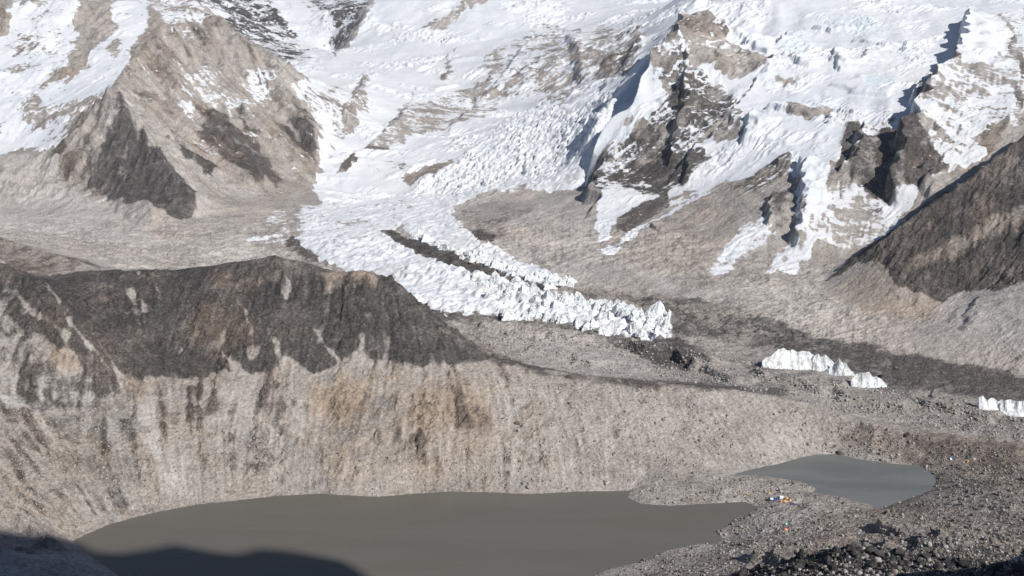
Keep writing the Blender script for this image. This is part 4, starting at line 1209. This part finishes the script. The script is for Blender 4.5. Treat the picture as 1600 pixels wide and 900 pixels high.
for k in range(170):
    while True:
        u = r.uniform(1125, 1600); top = np.interp(u, [1125, 1200, 1250, 1330, 1400, 1480, 1600], [903, 888, 874, 859, 867, 874, 890])
        v = top + 1 + abs(r.normal(0, 14))
        if v < 915: break
    boulder(u, v, 2.2 + 6.5 * r.uniform() ** 2, MAT_DARKSTONE, 'dark angular boulder heaped with its neighbours on the near knoll', 'dark boulders on the near knoll')
for k in range(70):
    u, v = r.uniform(1440, 1590), r.uniform(735, 850)
    boulder(u, v, r.uniform(2.0, 4.2), MAT_GREYSTONE, 'grey boulder in the coarse rubble to the right of the small lake', 'grey boulders right of the small lake')
for k in range(36):
    u = r.uniform(1090, 1330); v = np.interp(u, [1090, 1330], [862, 812]) + r.normal(0, 12)
    boulder(u, v, r.uniform(1.8, 3.4), MAT_PALE, 'pale boulder on the bank between the two lakes and the knoll', 'pale boulders on the bank')
boulder(808, 664, 8.5, MAT_BROWN, 'large brown wedge boulder alone on the pale slope above the long lake')
boulder(1311, 711, 9, MAT_BROWN, 'reddish brown boulder at the back shore of the small lake')
boulder(1164, 811, 7, MAT_BROWN, 'brown boulder at the tip of the bank beside the long lake')
boulder(1447, 730, 4.2, MAT_PALE, 'white boulder at the back right corner of the small lake')
boulder(826, 762, 8, MAT_PALE, 'biggest pale block standing at the back shore of the long lake')
boulder(949, 757, 6.5, MAT_PALE, 'pale block above the long lake close to the gravel spit')
boulder(1137, 848, 5.5, MAT_PALE, 'pale boulder at the near shore of the long lake below the red tent')
boulder(1178, 850, 5, MAT_PALE, 'pale boulder beside the dark hollow below the red tent')
boulder(1416, 682, 8, MAT_DARKSTONE, 'dark round boulder on the slope behind the small lake')

# ice fins stranded on the debris, and pinnacles along the edges of the ice tongue
MAT_ICE = ice_material()


def ice_fin(u0, u1, tops, base_v, label, thick=10.0, seed=0, group=None, ylo=1100):
    """A free-standing wall of ice: a saw-edged crest over a wide foot.  tops: (u, v) along the crest."""
    rr = np.random.default_rng(900 + seed)
    x0, y0, z0 = hit(u0, base_v[0], ylo); x1, y1, z1 = hit(u1, base_v[1], ylo)
    a, b = np.array([x0, y0]), np.array([x1, y1])
    if abs(y1 - y0) > .5 * abs(x1 - x0):
        ym = (y0 + y1) / 2; a[1] = b[1] = ym
    n = max(16, int(np.linalg.norm(b - a) / 1.6)); mrow = 14
    t = np.linspace(0, 1, n)
    tp = np.array(tops, float)
    uu = u0 + (u1 - u0) * t
    vt = np.interp(uu, tp[:, 0], tp[:, 1])
    ctr = a[None] + (b - a)[None] * t[:, None]
    _, kt = ray(uu, vt)
    top = np.minimum(H + kt * ctr[:, 1], max(z0, z1) + 60)
    bz = z0 + (z1 - z0) * t - 4
    hgt = np.maximum(top - bz, 3)
    nrm = np.array([-(b - a)[1], (b - a)[0]]); nrm /= np.linalg.norm(nrm)
    vs = []
    for i in range(n):
        for j in range(mrow + 1):
            q = j / mrow * 2 - 1                      # -1 front foot .. 0 crest .. 1 back foot
            hh = hgt[i] * (1 - abs(q) ** .8)
            w = thick * (abs(q) ** 1.15) * (.5 + .5 * math.sin(math.pi * min(max(t[i] * .96 + .02, 0), 1)) ** .4)
            fl = (4.2 * abs(float(perlin(np.array([t[i] * n * .16 + seed]), np.array([j * .10 + seed]), 400)[0])) - 1.2 + 1.0 * float(perlin(np.array([t[i] * n * .33]), np.array([j * .25]), 401)[0])) * (1 - abs(q) ** 4) + rr.normal(0, .22)
            vs.append((ctr[i, 0] + nrm[0] * (w * np.sign(q) + fl), ctr[i, 1] + nrm[1] * (w * np.sign(q) + fl), bz[i] + hh + rr.normal(0, .25)))
    f = [(i * (mrow + 1) + j, (i + 1) * (mrow + 1) + j, (i + 1) * (mrow + 1) + j + 1, i * (mrow + 1) + j + 1) for i in range(n - 1) for j in range(mrow)]
    f += [tuple(range(mrow + 1))[::1], tuple((n - 1) * (mrow + 1) + j for j in range(mrow, -1, -1))]
    org = np.array([ctr[:, 0].mean(), ctr[:, 1].mean(), bz.min()])
    me = bpy.data.meshes.new('ice_fin'); me.from_pydata([tuple(np.array(p) - org) for p in vs], [], f)
    o = link('ice_fin', me, MAT_ICE); o.location = org
    return tag(o, label, 'ice fin', group)


ice_fin(1190, 1272, [(1190, 564), (1202, 556), (1213, 546), (1222, 543), (1229, 548), (1236, 546), (1244, 550), (1250, 548), (1262, 549), (1272, 556)], (574, 574), 'broad white ice wall with a fluted face, leftmost of the stranded ice', seed=1)
ice_fin(1264, 1306, [(1264, 568), (1270, 558), (1276, 551), (1281, 557), (1288, 554), (1295, 560), (1301, 565), (1306, 572)], (576, 580), 'fluted grey white ice wall between the broad wall and the sharp sail', seed=2)
ice_fin(1289, 1337, [(1289, 580), (1300, 572), (1309, 558), (1315, 567), (1321, 567), (1328, 578), (1337, 586)], (582, 588), 'sharp triangular white ice sail in the debris', seed=3, thick=9)
ice_fin(1329, 1386, [(1329, 594), (1340, 583), (1350, 582), (1356, 580), (1362, 589), (1368, 588), (1376, 592), (1386, 603)], (602, 605), 'low rounded white ice block to the right of the sharp sail', seed=4)
ice_fin(1527, 1566, [(1527, 620), (1534, 618), (1540, 625), (1550, 621), (1558, 628), (1566, 624)], (637, 640), 'blue white ice wall near the right edge of the photo', seed=5)
ice_fin(1562, 1625, [(1562, 630), (1572, 624), (1584, 627), (1600, 626), (1612, 630), (1625, 634)], (640, 646), 'pale blue ice wall running out at the right edge', seed=6)

PIN = []
for k in range(7):
    rr = np.random.default_rng(600 + k)
    v, f = ico(3)
    v = v.copy()
    zz = np.clip((v[:, 2] + .45) / 1.45, 0, 1)
    tap = (1 - zz) ** .75 * 1.0
    rad = np.hypot(v[:, 0], v[:, 1]) + 1e-6
    th = np.arctan2(v[:, 1], v[:, 0])
    fl = 1 + .22 * np.sin(3 * th + k) + .12 * np.sin(7 * th + 2 * k)
    px_ = np.cos(th) * tap * fl * .95; py_ = np.sin(th) * tap * fl * .50
    lean = rr.uniform(-.25, .25)
    P3 = np.c_[px_ + lean * zz ** 2, py_ + .1 * zz, zz * 1.25]
    P3[v[:, 2] < -.45, 2] = -.35
    P3 += rr.normal(size=P3.shape) * .035
    P3[:, 2] += .22 * np.sin(P3[:, 0] * 5 + k) * zz * (1 - zz) * 2
    me = mesh_np('ice_pinnacle', P3, f, smooth=False); me.materials.append(MAT_ICE); PIN.append(me)


def pinnacle(u, v, size, label, group, ylo=1340):
    x, y, z = hit(u, v, ylo)
    o = bpy.data.objects.new('ice_pinnacle', PIN[int(r.integers(len(PIN)))]); COL.objects.link(o)
    o.location = (x, y, z - size * .12); o.rotation_euler = (r.uniform(-.12, .12), r.uniform(-.12, .12), r.uniform(-.5, .9))
    s = size * r.uniform(.75, 1.2); o.scale = (s * r.uniform(.8, 1.3), s * r.uniform(.8, 1.2), s * r.uniform(.75, 1.25))
    return tag(o, label, 'ice pinnacle', group)


def along(line, n, jit):
    a = np.array(line, float); d = np.r_[0, np.cumsum(np.hypot(*np.diff(a, axis=0).T))]
    for q in np.linspace(0, d[-1], n):
        yield np.interp(q, d, a[:, 0]) + r.normal(0, 3), np.interp(q, d, a[:, 1]) + r.normal(0, jit)


for u, v in along([(650, 368), (700, 388), (760, 408), (820, 430), (890, 446)], 60, 3.5):
    pinnacle(u, v, r.uniform(6, 11), 'white ice pinnacle in the saw-toothed row beyond the dark debris strip', 'pinnacles of the far ice row')
for u, v in along([(880, 470), (940, 485), (1000, 497), (1040, 508)], 46, 7):
    pinnacle(u, v, r.uniform(6, 11), 'tall white ice pinnacle crowded at the snout of the ice tongue', 'pinnacles at the snout')
for u, v in along([(740, 440), (800, 452), (880, 468)], 40, 8):
    pinnacle(u, v, r.uniform(6, 11), 'white ice pinnacle in the middle reach of the ice tongue', 'pinnacles of the middle reach')
for u, v in along([(790, 494), (900, 506), (960, 518), (1030, 522)], 34, 4):
    pinnacle(u, v, r.uniform(6, 11), 'white ice pinnacle along the near edge of the ice tongue', 'pinnacles of the near edge')

# camp
FAB = {}


def fabric(name, rgb):
    if name not in FAB: FAB[name] = plain(name + ' cloth', rgb, .75, .15, .8)
    return FAB[name]


MAT_POLE = plain('grey pole', (.25, .25, .26), .4, .05)


def tent_root(u, v, rot, label):
    x, y, z = hit(u, v)
    o = bpy.data.objects.new('tent', None); COL.objects.link(o)
    o.location = (x, y, z); o.rotation_euler = (0, 0, rot)
    return tag(o, label, 'tent')


def tube(pts, rad, k=5):
    pts = [Vector(p) for p in pts]; vs, f = [], []
    for i, p in enumerate(pts):
        d = (pts[min(i + 1, len(pts) - 1)] - pts[max(i - 1, 0)]).normalized()
        a = d.orthogonal().normalized(); b = d.cross(a)
        for j in range(k):
            t = 2 * math.pi * j / k
            vs.append(tuple(p + a * rad * math.cos(t) + b * rad * math.sin(t)))
    for i in range(len(pts) - 1):
        for j in range(k):
            f.append((i * k + j, i * k + (j + 1) % k, (i + 1) * k + (j + 1) % k, (i + 1) * k + j))
    return vs, f


def simple(name, vs, f, mat, parent):
    me = bpy.data.meshes.new(name); me.from_pydata(vs, [], f); me.update()
    return link(name, me, mat, parent)


def dome_tent(u, v, w, l_, h, cloth, door, rot, label):
    o = tent_root(u, v, rot, label)
    n, m = 16, 7; vs = []; f = []
    for i in range(m):
        e = i / (m - 1) * math.pi / 2
        for j in range(n):
            a = 2 * math.pi * j / n
            sag = 1 - .07 * abs(math.sin(2 * a)) * math.cos(e)
            vs.append((w / 2 * math.cos(a) * math.cos(e) ** .75 * sag, l_ / 2 * math.sin(a) * math.cos(e) ** .75 * sag, h * math.sin(e) - (.3 if i == 0 else 0)))
    for i in range(m - 1):
        for j in range(n):
            f.append((i * n + j, i * n + (j + 1) % n, (i + 1) * n + (j + 1) % n, (i + 1) * n + j))
    simple('canopy', vs, f, cloth, o)
    dv, df = [], []
    for i in range(6):
        e = i / 5 * 1.15
        for j in range(5):
            a = -math.pi / 2 + (j - 2) / 2 * .42 * (1 - .55 * i / 5)
            dv.append((w / 2 * 1.03 * math.cos(a) * math.cos(e) ** .75, l_ / 2 * 1.03 * math.sin(a) * math.cos(e) ** .75, h * 1.02 * math.sin(e)))
    for i in range(5):
        for j in range(4):
            df.append((i * 5 + j, i * 5 + j + 1, i * 5 + j + 6, i * 5 + j + 5))
    simple('door', dv, df, door, o)
    for sgn in (1, -1):
        pts = []
        for q in np.linspace(-1, 1, 13):
            e = (1 - abs(q)) * math.pi / 2
            c = math.cos(e) ** .75 * np.sign(q)
            pts.append((w / 2 * .74 * c * 1.02, sgn * l_ / 2 * .74 * c * 1.02, h * math.sin(e) * 1.03 + .03))
        simple('pole', *tube(pts, .04), MAT_POLE, o)
    return o


def ridge_tent(u, v, w, l_, h, cloth, patch, rot, label):
    """Long A-frame shelter: x along the ridge."""
    o = tent_root(u, v, rot, label)
    vs, f = [], []
    n = 9
    for i in range(n):
        x = (i / (n - 1) - .5) * l_
        sag = .12 * math.sin(math.pi * i / (n - 1)) * h
        for (y, z) in ((-w / 2, -.2), (-w / 3.4, h * .42), (0, h), (w / 3.4, h * .42), (w / 2, -.2)):
            vs.append((x, y, z - (sag if z > 0 else 0)))
    for i in range(n - 1):
        for j in range(4):
            f.append((i * 5 + j, (i + 1) * 5 + j, (i + 1) * 5 + j + 1, i * 5 + j + 1))
    f += [(0, 1, 2, 3, 4), tuple((n - 1) * 5 + k for k in (4, 3, 2, 1, 0))]
    simple('canopy', vs, f, cloth, o)
    if patch is not None:
        a, b = -l_ * .42, -l_ * .12
        simple('patch', [(a, -w / 2 * .98 - .05, .1), (b, -w / 2 * .98 - .05, .1), (b, -w / 3.4 - .07, h * .41), (a, -w / 3.4 - .07, h * .41), (a, -w / 9 - .05, h * .8), (b, -w / 9 - .05, h * .8)], [(0, 1, 2, 3), (3, 2, 5, 4)], patch, o)
    for x in (-l_ / 2 + .1, l_ / 2 - .1):
        simple('pole', *tube([(x, 0, -.2), (x, 0, h + .25)], .06), MAT_POLE, o)
    return o


BLUE, ORANGE, YELLOW, WHITE = fabric('blue', (.035, .055, .22)), fabric('orange', (.72, .30, .07)), fabric('yellow', (.80, .48, .12)), fabric('white', (.78, .79, .80))
PURPLE, TEAL, RED, PEACH, DKBLUE = fabric('purple', (.09, .045, .19)), fabric('teal', (.03, .17, .16)), fabric('red', (.72, .13, .07)), fabric('peach', (.80, .50, .28)), fabric('dark blue', (.03, .06, .16))
ridge_tent(1210, 781, 4.2, 9.5, 2.3, BLUE, WHITE, -.25, 'long blue shelter with a white patch, left end of the tent row')
ridge_tent(1221, 778, 3.2, 3.6, 2.4, WHITE, None, .1, 'small white ridge tent behind the blue shelter')
dome_tent(1229, 780, 3.6, 3.0, 1.9, YELLOW, ORANGE, .3, 'yellow dome tent beside the small white tent')
dome_tent(1234.5, 783, 3.0, 3.0, 2.0, YELLOW, PEACH, -.4, 'upright yellow tent at the right end of the tent row')
dome_tent(1226, 785, 3.8, 3.0, 1.7, PEACH, ORANGE, .1, 'peach dome tent in front of the small white tent')
dome_tent(1220.5, 784.5, 3.2, 2.6, 1.5, ORANGE, PEACH, .5, 'low orange tent against the end of the blue shelter')
ridge_tent(1240, 788.5, 2.6, 5.5, 1.1, PURPLE, None, -.45, 'low purple shelter just right of the tent row')
dome_tent(1202, 772, 3.0, 2.6, 1.5, YELLOW, ORANGE, .2, 'yellow tent behind the left end of the blue shelter')
dome_tent(1168, 774, 2.8, 2.6, 1.5, YELLOW, ORANGE, .6, 'lone yellow tent near the shore of the long lake')
ridge_tent(1231, 820, 3.2, 4.6, 1.9, TEAL, WHITE, -.3, 'teal ridge tent just behind the red tent')
dome_tent(1227, 828, 4.2, 3.6, 2.1, RED, PEACH, .2, 'bright red dome tent on the near bank')
ridge_tent(1487, 718, 4.4, 6.5, 2.2, DKBLUE, WHITE, .15, 'dark blue shelter on the flat right of the small lake')
dome_tent(1512, 722, 2.8, 2.6, 1.5, YELLOW, ORANGE, .2, 'yellow tent right of the dark blue shelter')

# ------------------------------------------------------------------ the air: one even box of thin haze round everything
HAZE = 2.2e-5
m, n, l = material('air')
for nd in list(n):
    if nd.type != 'OUTPUT_MATERIAL': n.remove(nd)
pv_ = n.new('ShaderNodeVolumePrincipled')
pv_.inputs['Color'].default_value = (.86, .90, .97, 1); pv_.inputs['Density'].default_value = HAZE; pv_.inputs['Anisotropy'].default_value = .2
l.new(pv_.outputs[0], [x for x in n if x.type == 'OUTPUT_MATERIAL'][0].inputs['Volume'])
bx = [(x, y, z) for x in (-9000, 9000) for y in (-2000, 10200) for z in (-75, 1620)]
me = bpy.data.meshes.new('haze')
me.from_pydata(bx, [], [(0, 1, 3, 2), (4, 6, 7, 5), (0, 4, 5, 1), (2, 3, 7, 6), (0, 2, 6, 4), (1, 5, 7, 3)])
tag(link('haze', me, m), 'thin blue white haze filling the air over the valley', 'haze', kind='stuff')
